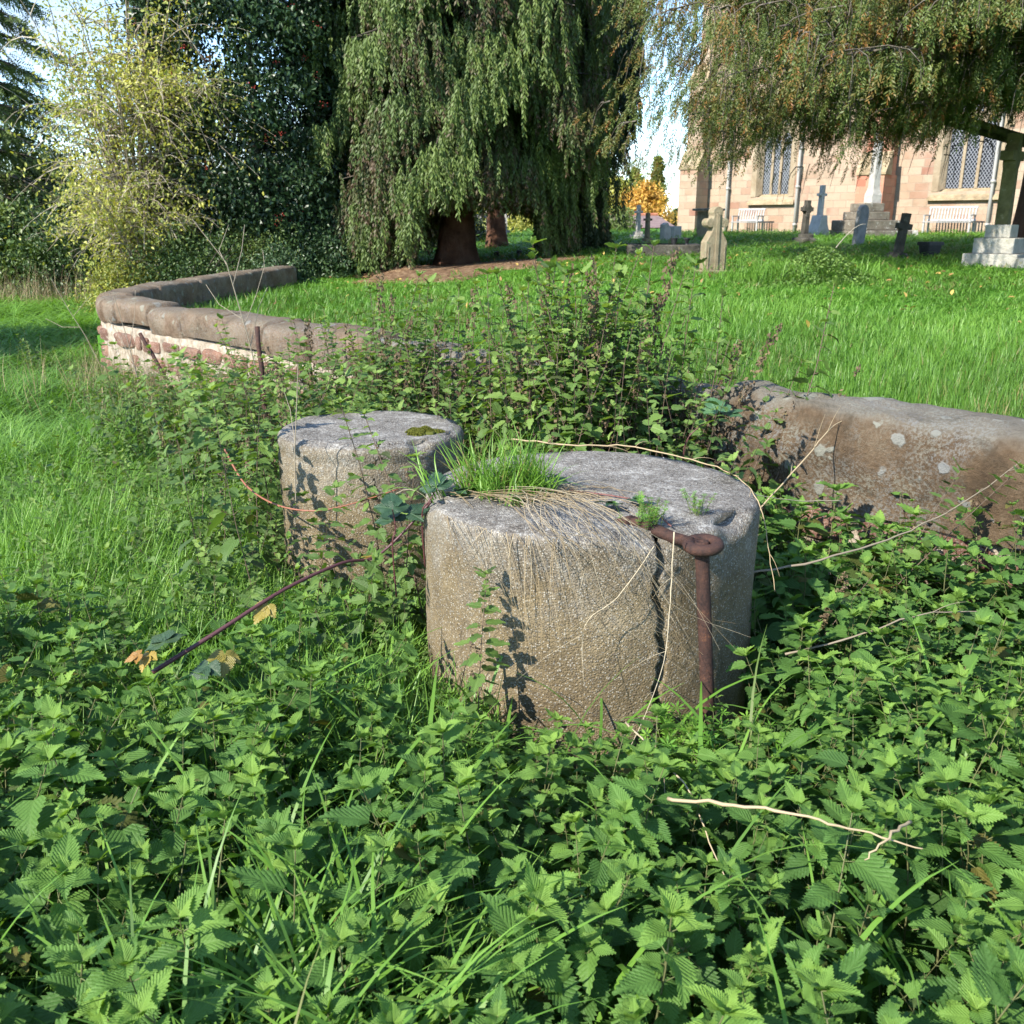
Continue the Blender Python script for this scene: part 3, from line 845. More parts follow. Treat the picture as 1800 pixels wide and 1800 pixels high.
for a, b, z0, zsp in WIN:
    fr = MB()
    # splayed jamb: ring between the opening and a smaller one, set back
    o = arch(a, b, z0, zsp); i_ = arch(a + 0.16, b - 0.16, z0 + 0.1, zsp)
    n = len(o)
    v = [(x, -0.02, z) for x, z in o] + [(x, 0.22, z) for x, z in i_] + [(x, 0.5, z) for x, z in i_]
    f = []
    for q in range(n - 1):
        f += [(q, q + 1, n + q + 1, n + q), (n + q, n + q + 1, 2 * n + q + 1, 2 * n + q)]
    fr.add(v, f)
    # surround proud of the wall
    oo = arch(a - 0.22, b + 0.22, z0, zsp)
    v = [(x, -0.025, z) for x, z in oo] + [(x, -0.02, z) for x, z in o] + [(x, 0.03, z) for x, z in oo]
    f = []
    for q in range(n - 1):
        f += [(q, q + 1, n + q + 1, n + q), (2 * n + q, 2 * n + q + 1, q + 1, q)]
    fr.add(v, f)
    wf = fr.build("window", M_BUFF, church, smooth=False)
    wi = (b - a - 0.32)
    mu = MB()
    for t in (1 / 3, 2 / 3):
        x = a + 0.16 + wi * t
        prism(mu, [(x - 0.05, z0 + 0.1), (x + 0.05, z0 + 0.1), (x + 0.05, zsp + wi * 0.62), (x - 0.05, zsp + wi * 0.62)], 0.2, 0.34)
    # heads of the lights
    for t in range(3):
        xa = a + 0.16 + wi * t / 3; xb = xa + wi / 3; xm = (xa + xb) / 2
        prism(mu, [(xa, zsp + 0.0), (xm, zsp + 0.42), (xm, zsp + 0.56), (xa, zsp + 0.5)], 0.22, 0.32)
        prism(mu, [(xb, zsp + 0.0), (xb, zsp + 0.5), (xm, zsp + 0.56), (xm, zsp + 0.42)], 0.222, 0.322)
    mu.build("mullion", M_BUFF, wf, smooth=False)
    si = MB()
    v = [(a - 0.3, -0.16, z0 - 0.3), (b + 0.3, -0.16, z0 - 0.3), (b + 0.3, -0.14, z0 - 0.22), (a - 0.3, -0.14, z0 - 0.22), (b + 0.1, 0.24, z0 + 0.1), (a - 0.1, 0.24, z0 + 0.1), (a - 0.3, 0.0, z0 - 0.3), (b + 0.3, 0.0, z0 - 0.3)]
    si.add(v, [(0, 1, 2, 3), (3, 2, 4, 5), (0, 6, 7, 1), (3, 5, 6, 0), (1, 7, 4, 2)])
    si.build("sill", M_CAPS, wf, smooth=False)
    gl = MB()
    gi = arch(a + 0.14, b - 0.14, z0 + 0.08, zsp)
    prism(gl, gi, 0.27, 0.285)
    gl.build("glass", M_GLASS, wf, smooth=False)
    hm = MB()
    h1 = arch(a - 0.24, b + 0.24, zsp - 0.2, zsp + 0.02)[1:-1]; h2 = arch(a - 0.38, b + 0.38, zsp - 0.2, zsp + 0.02)[1:-1]
    n = len(h1)
    v = [(x, -0.12, z) for x, z in h1] + [(x, -0.1, z) for x, z in h2] + [(x, 0.0, z) for x, z in h1] + [(x, 0.0, z) for x, z in h2]
    f = []
    for q in range(n - 1):
        f += [(q, q + 1, n + q + 1, n + q), (2 * n + q, 2 * n + q + 1, q + 1, q), (n + q, n + q + 1, 3 * n + q + 1, 3 * n + q)]
    hm.add(v, f); hm.build("hood_mould", M_CAPS, wf, smooth=False)

def buttress(x0, x1, zs, d1, d2, mat, lean=0.0):
    mb = MB()
    def bx(xa, xb, ya, yb, za, zb): prism(mb, [(xa, za), (xb, za), (xb, zb), (xa, zb)], ya, yb)
    bx(x0, x1, -d1, -0.075, -0.5, zs)
    bx(x0 + 0.06, x1 - 0.06, -d2, -0.076, zs + 0.002, zs + 3.2)
    o = mb.build("buttress", mat, church, smooth=False)
    for zz, da, db, e in ((zs, d1, d2, 0.05), (zs + 3.2, d2, 0.08, 0.04)):
        cp = MB()
        v = [(x0 - e, -da - 0.05, zz), (x1 + e, -da - 0.05, zz), (x1 + e, -da - 0.05, zz + 0.07), (x0 - e, -da - 0.05, zz + 0.07), (x1 + e, -db + 0.02, zz + 0.55 + (da - db) * 0.6), (x0 - e, -db + 0.02, zz + 0.55 + (da - db) * 0.6), (x0 - e, -db + 0.02, zz), (x1 + e, -db + 0.02, zz)]
        cp.add(v, [(0, 1, 2, 3), (3, 2, 4, 5), (0, 6, 7, 1), (3, 5, 6, 0), (1, 7, 4, 2), (6, 5, 4, 7)])
        cp.build("weathering", M_CAPS, o, smooth=False)
bs0, bs1 = ch_hit(1522)[0], ch_hit(1604)[0]
buttress(bs0, bs0 + 1.0, ch_hit(1530, 310)[1], 1.15, 0.7, M_CHR)
buttress(-0.1, 0.75, ch_hit(1225, 300)[1], 0.95, 0.6, M_CH)
for pxx in (1279, 1400, 1738):
    s_ = ch_hit(pxx)[0]
    mb = MB()
    tube(mb, [(s_, -0.17, 0.9), (s_, -0.17, 3.0), (s_, -0.17, 6.0), (s_, -0.17, HT - 0.2)], 0.055, 10)
    for z in (1.5, 2.9, 4.3, 5.7, 7.1):
        tube(mb, [(s_, -0.17, z), (s_, -0.17, z + 0.1)], 0.075, 10)
        box(mb, (s_, -0.12, z + 0.05), (0.16, 0.1, 0.05))
    tube(mb, [(s_, -0.17, 0.9), (s_, -0.2, 0.78), (s_, -0.3, 0.7)], 0.055, 10)
    mb.build("drainpipe", M_PIPE, church)

# ---------------------------------------------------------------- graves and churchyard furniture
M_GST = stone_mat("pale weathered headstone", [(0.20, 0.155, 0.095), (0.27, 0.215, 0.14), (0.33, 0.28, 0.19)], lichen=(0.20, 0.21, 0.12), lich=0.7, scale=7, dark=(0.13, 0.1, 0.05))
M_DARK = stone_mat("blackened stone", [(0.035, 0.033, 0.028), (0.065, 0.06, 0.05), (0.11, 0.10, 0.085)], lichen=(0.26, 0.26, 0.22), lich=0.3, scale=5)
M_STEP = stone_mat("old stone steps", [(0.10, 0.085, 0.065), (0.17, 0.145, 0.11), (0.24, 0.21, 0.17)], lichen=(0.45, 0.44, 0.4), lich=0.6, scale=4)
M_PALE = stone_mat("pale grey stone", [(0.34, 0.32, 0.29), (0.43, 0.41, 0.375), (0.50, 0.48, 0.44)], lichen=(0.36, 0.36, 0.28), lich=0.3, scale=6, dark=(0.22, 0.2, 0.17))
M_OLIVE = stone_mat("algae covered stone", [(0.075, 0.07, 0.028), (0.12, 0.11, 0.045), (0.18, 0.16, 0.08)], lichen=(0.30, 0.29, 0.2), lich=0.25, scale=5)
M_BASE = stone_mat("pale stepped base stone", [(0.24, 0.23, 0.195), (0.34, 0.325, 0.285), (0.41, 0.39, 0.345)], lichen=(0.22, 0.21, 0.1), lich=0.5, scale=5)
M_SLATE = stone_mat("grey slate", [(0.17, 0.18, 0.20), (0.25, 0.26, 0.28), (0.33, 0.34, 0.36)], lichen=(0.4, 0.41, 0.4), lich=0.25, scale=6, dark=(0.1, 0.1, 0.1))
m = NT("white garden paint"); M_WHITE = m.done(m.ramp(m.noise(m.obj(), 12, 4), [(0.3, (0.24, 0.23, 0.22)), (0.6, (0.34, 0.33, 0.32))]), 0.6)
m = NT("black plastic"); M_BLK = m.done(m.ramp(m.noise(m.obj(), 20, 4), [(0.3, (0.012, 0.012, 0.015)), (0.7, (0.03, 0.03, 0.035))]), 0.5, None, 0.5)

def cross_outline(h, aw, at, ay, sw, tw):
    """plain latin cross: total height h, arm half-width aw, arm thickness at at height ay, shaft half-widths bottom sw, top tw"""
    return [(-sw, 0), (sw, 0), (tw, ay - at / 2), (aw, ay - at / 2), (aw, ay + at / 2), (tw, ay + at / 2), (tw, h), (-tw, h), (-tw, ay + at / 2), (-aw, ay + at / 2), (-aw, ay - at / 2), (-tw, ay - at / 2)]

def grave(name, px, py, label, cat, group=None, yaw=0.0, tilt=0.0):
    p = on_lawn(px, py)
    e = empty(name, (p.x, p.y, p.z - 0.04), label, cat, group, yaw)
    if tilt: e.rotation_euler = (0, tilt, yaw)
    return e, depth_of(p) / FPX

# headstone with a rounded cross on top, the nearest one
e, k = grave("headstone", 1252, 479, "weathered buff headstone topped with a rounded cross, standing alone on the mown lawn", "headstone", None, 0.32)
W, H = 21 * k, 112 * k
def trefoil(cx, cz, r, a0, a1, n=8): return [(cx + r * math.cos(a0 + (a1 - a0) * i / n), cz + r * math.sin(a0 + (a1 - a0) * i / n)) for i in range(n + 1)]
cz = H * 0.785; r = W * 0.37
ol = [(-W, 0), (W, 0), (W * 0.97, H * 0.50), (W * 0.44, H * 0.665), (W * 0.40, cz - r * 0.9)]
ol += trefoil(W * 0.66, cz, r, -2.2, 2.2) + trefoil(0, cz + W * 0.82, r * 1.25, -0.6, PI + 0.6) + trefoil(-W * 0.66, cz, r, PI - 2.2, PI + 2.2)
ol += [(-W * 0.40, cz - r * 0.9), (-W * 0.44, H * 0.665), (-W * 0.97, H * 0.50)]
mb = MB(); prism(mb, ol, -0.085, 0.085); bevel(mb.build("slab", M_GST, e, False), 0.008)
mb = MB(); box(mb, (0, 0, 0.03), (W * 2.5, 0.34, 0.09)); bevel(mb.build("plinth", M_GST, e, False), 0.012)
mb = MB()
prism(mb, [(-W * .16, H * .06), (W * .16, H * .06), (W * .14, H * .92), (-W * .14, H * .92)], -0.105, -0.087)
prism(mb, [(-W * .8, H * .08), (-W * .72, H * .08), (-W * .72, H * .44), (-W * .8, H * .44)], -0.098, -0.088)
prism(mb, [(W * .72, H * .08), (W * .8, H * .08), (W * .8, H * .44), (W * .72, H * .44)], -0.098, -0.088)
bevel(mb.build("carved_relief", M_GST, e, False), 0.004)

# chest tomb behind it
e, k = grave("chest_tomb", 1243, 417, "yellowish square pedestal tomb with a flat overhanging lid beside the church corner", "tomb", None, 0.5)
H = 54 * k; W = 14 * k
mb = MB(); box(mb, (0, 0, H * .45), (W * 2, W * 2, H * .8)); box(mb, (0, 0, H * .06), (W * 2.5, W * 2.5, H * .12)); bevel(mb.build("body", M_GST, e, False), .02)
mb = MB(); box(mb, (0, 0, H * .9), (W * 2.9, W * 2.9, H * .07)); bevel(mb.build("slab_lid", M_STEP, e, False), .02)

# dark celtic cross
e, k = grave("celtic_cross", 1412, 427, "dark celtic cross with a ringed head on a rough rock base", "grave cross", None, 0.3, 0.03)
H, W = 74 * k, 4.6 * k
mb = MB(); ay = H * .80
prism(mb, cross_outline(H, W * 2.1, W * 1.5, ay, W * 1.15, W * .75), -0.08, 0.08); bevel(mb.build("shaft", M_DARK, e, False), .01)
mb = MB(); n = 28
v = []
for i in range(n):
    a = 2 * PI * i / n
    for rr, yy in ((W * 1.2, -.05), (W * 1.75, -.05), (W * 1.75, .05), (W * 1.2, .05)): v.append((rr * math.cos(a), yy, ay + rr * math.sin(a)))
mb.add(v, [(i * 4 + j, ((i + 1) % n) * 4 + j, ((i + 1) % n) * 4 + (j + 1) % 4, i * 4 + (j + 1) % 4) for i in range(n) for j in range(4)])
mb.build("ring", M_DARK, e, False)
mb = MB(); rough_stone(mb, (0, 0, H * .06), 15 * k, .3, H * .10, Vector((1, 0)), Vector((0, 1)), 5, .5, 7); rough_stone(mb, (.05, 0, H * .17), 9 * k, .2, H * .08, Vector((1, 0)), Vector((0, 1)), 9, .5, 7); mb.build("rock_base", M_DARK, e)

# white cross behind it
e, k = grave("stone_cross", 1437, 416, "white marble cross with a mossy dark head, just behind the dark celtic cross", "grave cross", None, 0.25, 0.02)
H, W = 88 * k, 3.6 * k
mb = MB(); prism(mb, cross_outline(H, W * 2.0, W * 1.2, H * .82, W * 1.1, W * .8), -.09, .09); bevel(mb.build("shaft", M_PALE, e, False), .01)
mb = MB(); prism(mb, [(-13 * k, 0), (13 * k, 0), (11 * k, 14 * k), (7 * k, 24 * k), (5.2 * k, 38 * k), (-5.2 * k, 38 * k), (-8 * k, 24 * k), (-11 * k, 14 * k)], -.28, .28); bevel(mb.build("pedestal", M_PALE, e, False), .02)

# stepped churchyard monument with its tall shaft
e, k = grave("stepped_monument", 1527, 416, "tall pale shaft on three blackened stone steps in front of the big red buttress", "monument", None, 0.35)
mb = MB()
for hw, z0, z1 in ((62, -6, 13), (50, 13.2, 30), (34, 30.2, 44), (25, 44.2, 58)):
    box(mb, (-10 * k * (hw < 60), 0, (z0 + z1) / 2 * k), (hw * 1.72 * k, hw * 1.5 * k, (z1 - z0) * k))
bevel(mb.build("steps", M_STEP, e, False), .03)
mb = MB()
v = []
for hw, z in ((13, 58), (13, 72), (10, 80), (9, 86), (6.5, 175)):
    v += [(a * hw * k * .8, b * hw * k * .8, z * k) for a, b in ((-1, -1), (1, -1), (1, 1), (-1, 1))]
f = [(3, 2, 1, 0), (16, 17, 18, 19)]
for i in range(4):
    f += [(i * 4 + j, i * 4 + (j + 1) % 4, i * 4 + 4 + (j + 1) % 4, i * 4 + 4 + j) for j in range(4)]
mb.add(v, f); bevel(mb.build("shaft", M_PALE, e, False), .02)

# leaning slate
e, k = grave("headstone", 1507, 432, "narrow grey slate headstone with a rounded top leaning in front of the stepped monument", "headstone", None, 0.75, 0.14)
W, H = 15 * k, 80 * k
mb = MB(); prism(mb, [(-W, 0), (W, 0), (W, H * .72)] + trefoil(0, H * .72, W, .25, PI - .25, 12) + [(-W, H * .72)], -.05, .05); bevel(mb.build("slab", M_SLATE, e, False), .008)

# small leaning dark cross
e, k = grave("stone_cross", 1576, 452, "small dark plain cross leaning to one side on a flared foot", "grave cross", None, 0.2, 0.13)
H, W = 78 * k, 5.2 * k
mb = MB(); prism(mb, cross_outline(H, W * 2.4, W * 1.9, H * .72, W * 1.15, W), -.075, .075); bevel(mb.build("shaft", M_DARK, e, False), .008)
mb = MB(); prism(mb, [(-16 * k, -.05), (15 * k, -.05), (12 * k, 4 * k), (6 * k, 12 * k), (-6 * k, 12 * k), (-11 * k, 5 * k)], -.2, .2); bevel(mb.build("foot", M_DARK, e, False), .01)

# black square planter
e, k = grave("planter", 1633, 450, "small black square plastic planter standing on the grass near the leaning cross", "planter", None, 0.3)
W, H = 13.5 * k, 28 * k
v = [(a * W * .8, b * W * .8, 0) for a, b in ((-1, -1), (1, -1), (1, 1), (-1, 1))] + [(a * W, b * W, H * .78) for a, b in ((-1, -1), (1, -1), (1, 1), (-1, 1))]
mb = MB().add(v, [(3, 2, 1, 0), (4, 5, 6, 7)] + [(j, (j + 1) % 4, 4 + (j + 1) % 4, 4 + j) for j in range(4)]); bevel(mb.build("pot", M_BLK, e, False), .012)
mb = MB()
for a, b, sx_, sy_ in ((0, -1, 2.3, .24), (0, 1, 2.3, .24), (-1, 0, .24, 1.76), (1, 0, .24, 1.76)): box(mb, (a * W * 1.03, b * W * 1.03, H * .88), (sx_ * W, sy_ * W, H * .22))
bevel(mb.build("rim", M_BLK, e, False), .006)

# big cross on stepped base by the yew
e, k = grave("monument_cross", 1752, 466, "large olive wheel cross on three pale square steps under the yew", "grave cross", None, PI / 4 + 0.02, 0.0)
mb = MB()
for hw, z0, z1, mt in ((58, 0, 24, 0), (43, 24.2, 50, 0), (27, 50.2, 72, 1)):
    box(mb, (0, 0, (z0 + z1) / 2 * k), (hw * 1.55 * k, hw * 1.55 * k, (z1 - z0) * k))
bevel(mb.build("steps", M_BASE, e, False), .015)
H, W = 148 * k, 8.2 * k
mb = MB(); ay = 112 * k
ol = [(-W * 1.25, 0), (W * 1.25, 0), (W * .98, ay - W * 2.6), (W * 1.5, ay - W * 1.6), (W * 1.5, ay - W * .95), (W * 3.7, ay - W * .95), (W * 3.7, ay + W * .95), (W * 1.5, ay + W * .95), (W * 1.45, ay + W * 1.5), (W * .95, ay + W * 2.3), (W * .95, H), (-W * .95, H), (-W * .95, ay + W * 2.3), (-W * 1.45, ay + W * 1.5), (-W * 1.5, ay + W * .95), (-W * 3.7, ay + W * .95), (-W * 3.7, ay - W * .95), (-W * 1.5, ay - W * .95), (-W * 1.5, ay - W * 1.6), (-W * .98, ay - W * 2.6)]
prism(mb, [(x, z + 72 * k) for x, z in ol], -.095, .095)
o = bevel(mb.build("cross", M_OLIVE, e, False), .012)
# its grave kerb to the right
p = on_lawn(1790, 470)
mb = MB(); kk = depth_of(p) / FPX
for (a, b, sx_, sy_) in ((1.1, 0, 2.0, .16), (1.1, 1.1, 2.0, .16), (2.02, .55, .16, .94)): box(mb, (a, b, 0.03), (sx_, sy_, .22))
o = bevel(mb.build("grave_kerb", M_BASE, None, False, loc=(p.x - .2, p.y - .1, p.z)), .012); tag(o, "low pale stone kerb around a grave beside the stepped base of the large cross", "grave kerb")

# kerbed grave with two urns behind the tall nettles
p = on_lawn(1165, 446); kk = depth_of(p) / FPX
mb = MB()
Lx, Ly = 125 * kk, 1.3
for (a, b, sx_, sy_) in ((0, -Ly / 2, Lx, .2), (0, Ly / 2, Lx, .2), (-Lx / 2 + .1, 0, .2, Ly - .2), (Lx / 2 - .1, 0, .2, Ly - .2)): box(mb, (a, b, 0.06), (sx_, sy_, .26))
o = bevel(mb.build("grave_kerb", M_DARK, None, False, loc=(p.x, p.y, p.z)), .02); o.rotation_euler = (0, 0, -.1); tag(o, "long low dark stone kerb around a grave, two urns standing at it", "grave kerb")
for i, (px, lab) in enumerate(((1172, "squat black flower urn on the kerbed grave, nearer the yellow trees"), (1195, "flared black flower urn on the kerbed grave, nearer the buff headstone"))):
    q = on_lawn(px, 441); q.y = p.y - .1
    prof = [(.5, 0), (.55, .1), (.5, .15), (.95, .5), (1, .75), (1.15, .95), (1.2, 1), (.9, 1), (.8, .6)] if i == 0 else [(.6, 0), (.6, .12), (.35, .2), (.45, .4), (.8, .75), (1.2, .98), (1.15, 1), (.7, .8)]
    mb = MB(); v = []; N = 16
    for r, z in prof: v += [(r * 5.6 * kk * math.cos(2 * PI * j / N), r * 5.6 * kk * math.sin(2 * PI * j / N), z * 14 * kk) for j in range(N)]
    mb.add(v, [(a * N + j, a * N + (j + 1) % N, (a + 1) * N + (j + 1) % N, (a + 1) * N + j) for a in range(len(prof) - 1) for j in range(N)] + [tuple(range(N))])
    tag(mb.build("flower_urn", M_BLK, loc=(q.x, q.y, p.z + .15)), lab, "urn", "urns on the kerbed grave")

# far crosses and pale headstones
for px, py, h, lab, mat in ((1121, 419, 58, "tall pale cross on a stepped foot in front of the far tiled roof", M_PALE), (1137, 430, 56, "thin pale cross with a broad square base nearer than the tall far cross", M_GST), (1066, 420, 40, "pale stone pillar beside the dark evergreen at the far side", M_GST)):
    e, k = grave("stone_cross" if h > 45 else "stone_pillar", px, py, lab, "grave cross" if h > 45 else "pillar", None, .3)
    W = 3.2 * k
    mb = MB()
    if h > 45: prism(mb, cross_outline(h * k, W * 2, W * 1.2, h * k * .8, W * 1.1, W * .7), -.08, .08)
    else: prism(mb, [(-W, 0), (W, 0), (W * .9, h * k), (-W * .9, h * k)], -W, W); box(mb, (0, 0, h * k), (W * 2.6, W * 2.6, .12))
    bevel(mb.build("shaft", mat, e, False), .01)
    mb = MB()
    box(mb, (0, 0, 4 * k), (22 * k, 20 * k, 9 * k)); box(mb, (0, 0, 11.2 * k), (14 * k, 13 * k, 5 * k)); bevel(mb.build("steps", mat, e, False), .02)
for px, py, w_, h_, lab, sh in ((1169, 424, 8, 34, "pale headstone with one slanting shoulder beside the far roof", 1), (1187, 420, 9, 24, "short white square headstone between the slanting one and the church", 0)):
    e, k = grave("headstone", px, py, lab, "headstone", None, .6)
    mb = MB(); W, H = w_ * k, h_ * k
    prism(mb, [(-W, 0), (W, 0), (W, H * (.7 if sh else 1)), (0, H), (-W, H * .9 if sh else H)], -.09, .09); bevel(mb.build("slab", M_PALE, e, False), .012)
for px, py, lab in ((873, 451, "small dark stone block on the shaded grass by the reddish trunk"), (913, 449, "small dark stone block on the shaded grass by the dark evergreen")):
    p = on_lawn(px, py); k = depth_of(p) / FPX
    mb = MB(); rough_stone(mb, (0, 0, 4 * k), 5 * k, .2, 5 * k, Vector((1, 0)), Vector((0, 1)), px, .5)
    tag(mb.build("stone_block", M_DARK, loc=p), lab, "stone block", "stone blocks under the conifers")
p = on_lawn(1603, 416); k = depth_of(p) / FPX
mb = MB(); prism(mb, [(-8 * k, 0), (8 * k, 0), (6 * k, 11 * k), (-5 * k, 11 * k)], -.15, .15)
tag(bevel(mb.build("footstone", M_PALE, None, False, loc=p), .015), "small white footstone in the grass by the church wall, past the leaning cross", "stone")
p = on_lawn(1747, 412); k = depth_of(p) / FPX
mb = MB(); prism(mb, [(-10 * k, 0), (10 * k, 0), (10 * k, 20 * k), (5 * k, 24 * k), (5 * k, 44 * k), (7 * k, 62 * k), (-6 * k, 62 * k), (-6 * k, 24 * k), (-10 * k, 20 * k)], -.15, .15)
tag(bevel(mb.build("dark_memorial", M_DARK, None, False, loc=p), .015), "narrow dark memorial mostly behind the shaft of the large olive cross", "memorial")

# white slatted benches against the church
def bench(px, py, wpx, lab):
    s_ = ch_hit(px)[0]; q_ = CH0 + CHD * s_ + CHN * 0.75; p = Vector((q_.x, q_.y, float(lawn_h(q_.x, q_.y)))); W = wpx * depth_of(p) / FPX / .8
    e = empty("garden_bench", p, lab, "bench", "white benches by the church wall", math.atan2(CHD.y, CHD.x))
    mb = MB()
    for i in range(4): box(mb, (0, -.1 - i * .11, .42), (W, .085, .03))
    mb.build("seat", M_WHITE, e, False)
    mb = MB()
    M = Matrix.Rotation(-.22, 3, 'X')
    n = int(W / .1)
    for i in range(n): box(mb, (-W / 2 + .05 + i * (W - .1) / (n - 1), .04, .68), (.05, .025, .42), M)
    box(mb, (0, .09, .90), (W, .04, .07), M); box(mb, (0, -.005, .48), (W, .04, .06), M)
    mb.build("backrest", M_WHITE, e, False)
    for s_ in (-1, 1):
        for yy in (-.42, .02):
            mb = MB(); box(mb, (s_ * (W / 2 - .05), yy, .2), (.06, .06, .46)); mb.build("leg", M_WHITE, e, False)
        mb = MB(); box(mb, (s_ * (W / 2 - .05), -.2, .64), (.06, .52, .035)); box(mb, (s_ * (W / 2 - .05), -.42, .52), (.05, .05, .2)); mb.build("armrest", M_WHITE, e, False)
bench(1335, 419, 42, "white slatted bench against the church below the narrow window")
bench(1685, 415, 66, "longer white slatted bench against the church below the wide window")

# far building with a dull tiled roof
pa = at_y(1060, 416, 70); pb = at_y(1190, 416, 70)
e = empty("far_building", (pa.x, 70, 0.4), "low far building with a dull purplish tiled roof and red ridge below the yellow trees", "building")
W = pb.x - pa.x + 4; zt = at_y(1100, 378, 72).z - .4; ze = .9
m = NT("far roof tiles"); M_FT = m.done(m.ramp(m.noise(m.obj(), 3, 6, .7), [(.3, (.13, .085, .08)), (.7, (.22, .16, .15))]), .9)
M_FR = stone_mat("red ridge tiles", [(.3, .1, .06), (.36, .14, .08), (.4, .2, .12)], lich=.1)
mb = MB(); v = [(-4, 0, ze), (W - 4, 0, ze), (W - 5.0, 3, zt), (-4, 3, zt), (W - 4, 6, ze), (-4, 6, ze)]
mb.add(v, [(0, 1, 2, 3), (3, 2, 4, 5), (1, 4, 2), (0, 3, 5)]); mb.build("roof", M_FT, e, False)
mb = MB(); box(mb, (W / 2 - 4, 3.2, ze / 2 - .6), (W - .4, 5.4, ze + 1.1)); mb.build("wall", M_CHR, e, False)
mb = MB(); tube(mb, [(-4, 3, zt + .03), (W - 5.0, 3, zt + .03)], .13, 6); mb.build("ridge", M_FR, e, False)
# a wooden fence glimpsed under the conifer
p = on_lawn(770, 452); 
e = empty("picket_fence", (p.x, p.y + 10, float(lawn_h(p.x, p.y + 10))), "pale paling fence glimpsed under the hanging boughs of the big conifer", "fence")
mb = MB()
for i in range(14): box(mb, (-1.2 + i * .22, 0, .55), (.09, .03, 1.1))
mb.build("pales", M_PALE, e, False)
mb = MB(); box(mb, (.2, .04, .35), (3.2, .04, .09)); box(mb, (.2, .04, .85), (3.2, .04, .09)); mb.build("rail", M_PALE, e, False)

# ---------------------------------------------------------------- trees and shrubs
def spray_tpl(n, ln, w, spread, brown=0.0, seed=0, flat=False):
    """a hanging conifer strand: narrow leaflets along a drooping axis (0,0,0)->(0,0,-1)"""
    g = np.random.default_rng(seed); v, f, lc = [], [], []
    for i in range(n):
        t = (i + 0.5) / n; a = i * 2.4 + g.uniform(-.5, .5) if not flat else (0 if i % 2 else PI) + g.uniform(-.4, .4)
        o = np.array([0.06 * math.sin(t * 3), 0.06 * t, -t * 0.85])
        d = np.array([math.cos(a) * spread, math.sin(a) * spread, -1.0]); d /= np.linalg.norm(d)
        s = np.cross(d, [math.cos(a + 1.2), math.sin(a + 1.2), .3]); s /= np.linalg.norm(s)
        L_ = ln * (1 - .35 * t) * g.uniform(.75, 1.2); b = len(v)
        v += [o, o + d * L_ * .45 + s * w, o + d * L_, o + d * L_ * .45 - s * w]
        tt = g.uniform(-.1, .1) + (0.06 * t) - (brown if t > .55 and g.random() < .75 else 0)
        lc += [(0, 0, tt)] * 4; f.append((b, b + 1, b + 2, b + 3))
    return Tpl(v, f, lc)
def small_leaf(l=1.0, w=.5, fold=.2, droop=.15):
    v = [(0, 0, 0), (-w * .5, l * .35, fold * w), (0, l * .45, 0), (w * .5, l * .35, fold * w), (-w * .38, l * .7, fold * w * .7 - droop * .4), (w * .38, l * .7, fold * w * .7 - droop * .4), (0, l, -droop)]
    return Tpl(v, [(0, 2, 1), (0, 3, 2), (1, 2, 6, 4), (2, 3, 5, 6)], [(0, 0, 0)] * 7)
SL = small_leaf()
def rnd_rot(n, s, g=G, up=0.6):
    return rotm(g.uniform(0, 2 * PI, n), g.normal(0, up, n), g.normal(0, up, n), s)

M_BARK = stone_mat("fibrous red bark", [(0.07, 0.035, 0.022), (0.13, 0.065, 0.04), (0.19, 0.10, 0.065)], lichen=(.2, .15, .1), lich=.1, scale=4, bump=1.0)
M_BARKG = stone_mat("grey brown bark", [(0.06, 0.05, 0.04), (0.12, 0.10, 0.08), (0.2, 0.175, 0.14)], lichen=(.3, .3, .25), lich=.4, scale=6)
M_CYP = leaf_mat("cypress foliage", [(0.0, (0.085, 0.052, 0.03)), (0.25, (0.085, 0.065, 0.03)), (0.4, (0.056, 0.088, 0.021)), (0.6, (0.086, 0.130, 0.029)), (1, (0.135, 0.185, 0.042))], .6, .16)
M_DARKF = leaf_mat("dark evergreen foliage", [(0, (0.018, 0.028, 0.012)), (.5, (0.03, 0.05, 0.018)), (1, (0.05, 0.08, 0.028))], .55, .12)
M_YEW = leaf_mat("yew foliage", [(0.0, (0.22, 0.085, 0.02)), (0.25, (0.17, 0.105, 0.022)), (0.42, (0.10, 0.105, 0.022)), (0.6, (0.070, 0.108, 0.022)), (1, (0.13, 0.165, 0.034))], .55, .18)
M_HOLLY = leaf_mat("glossy holly leaves", [(0, (0.014, 0.032, 0.012)), (.5, (0.028, 0.060, 0.022)), (1, (0.07, 0.115, 0.04))], .4, .1, spec=.42)
m = NT("red berries"); M_BERRY = m.done((0.28, 0.03, 0.02), .35, None, .5)
M_YELL = leaf_mat("yellow autumn leaves", [(0, (0.16, 0.15, 0.03)), (.35, (0.24, 0.29, 0.07)), (.6, (0.42, 0.42, 0.07)), (1, (0.55, 0.54, 0.22))], .5, .35, tcol=(1.2, 1.1, .5))
M_ORNG = leaf_mat("orange autumn leaves", [(0, (0.20, 0.20, 0.05)), (.4, (0.50, 0.30, 0.04)), (1, (0.62, 0.38, 0.10))], .6, .3, tcol=(1.2, 1, .5))
M_BUSH = leaf_mat("shrub leaves", [(0, (0.025, 0.045, 0.016)), (.5, (0.05, 0.095, 0.03)), (1, (0.13, 0.18, 0.045))], .42, .22)
M_TWIG = leaf_mat("pale dry twigs", [(0, (0.10, 0.075, 0.05)), (.5, (0.24, 0.20, 0.145)), (1, (0.42, 0.37, 0.29))], .8, 0)

CYP = [spray_tpl(26, .20, .026, .5, b, i) for i, b in enumerate((0, 0, .05, .38, .42))]
YEWS = [spray_tpl(22, .20, .024, .8, b, 20 + i) for i, b in enumerate((0, 0, .2, .35))]

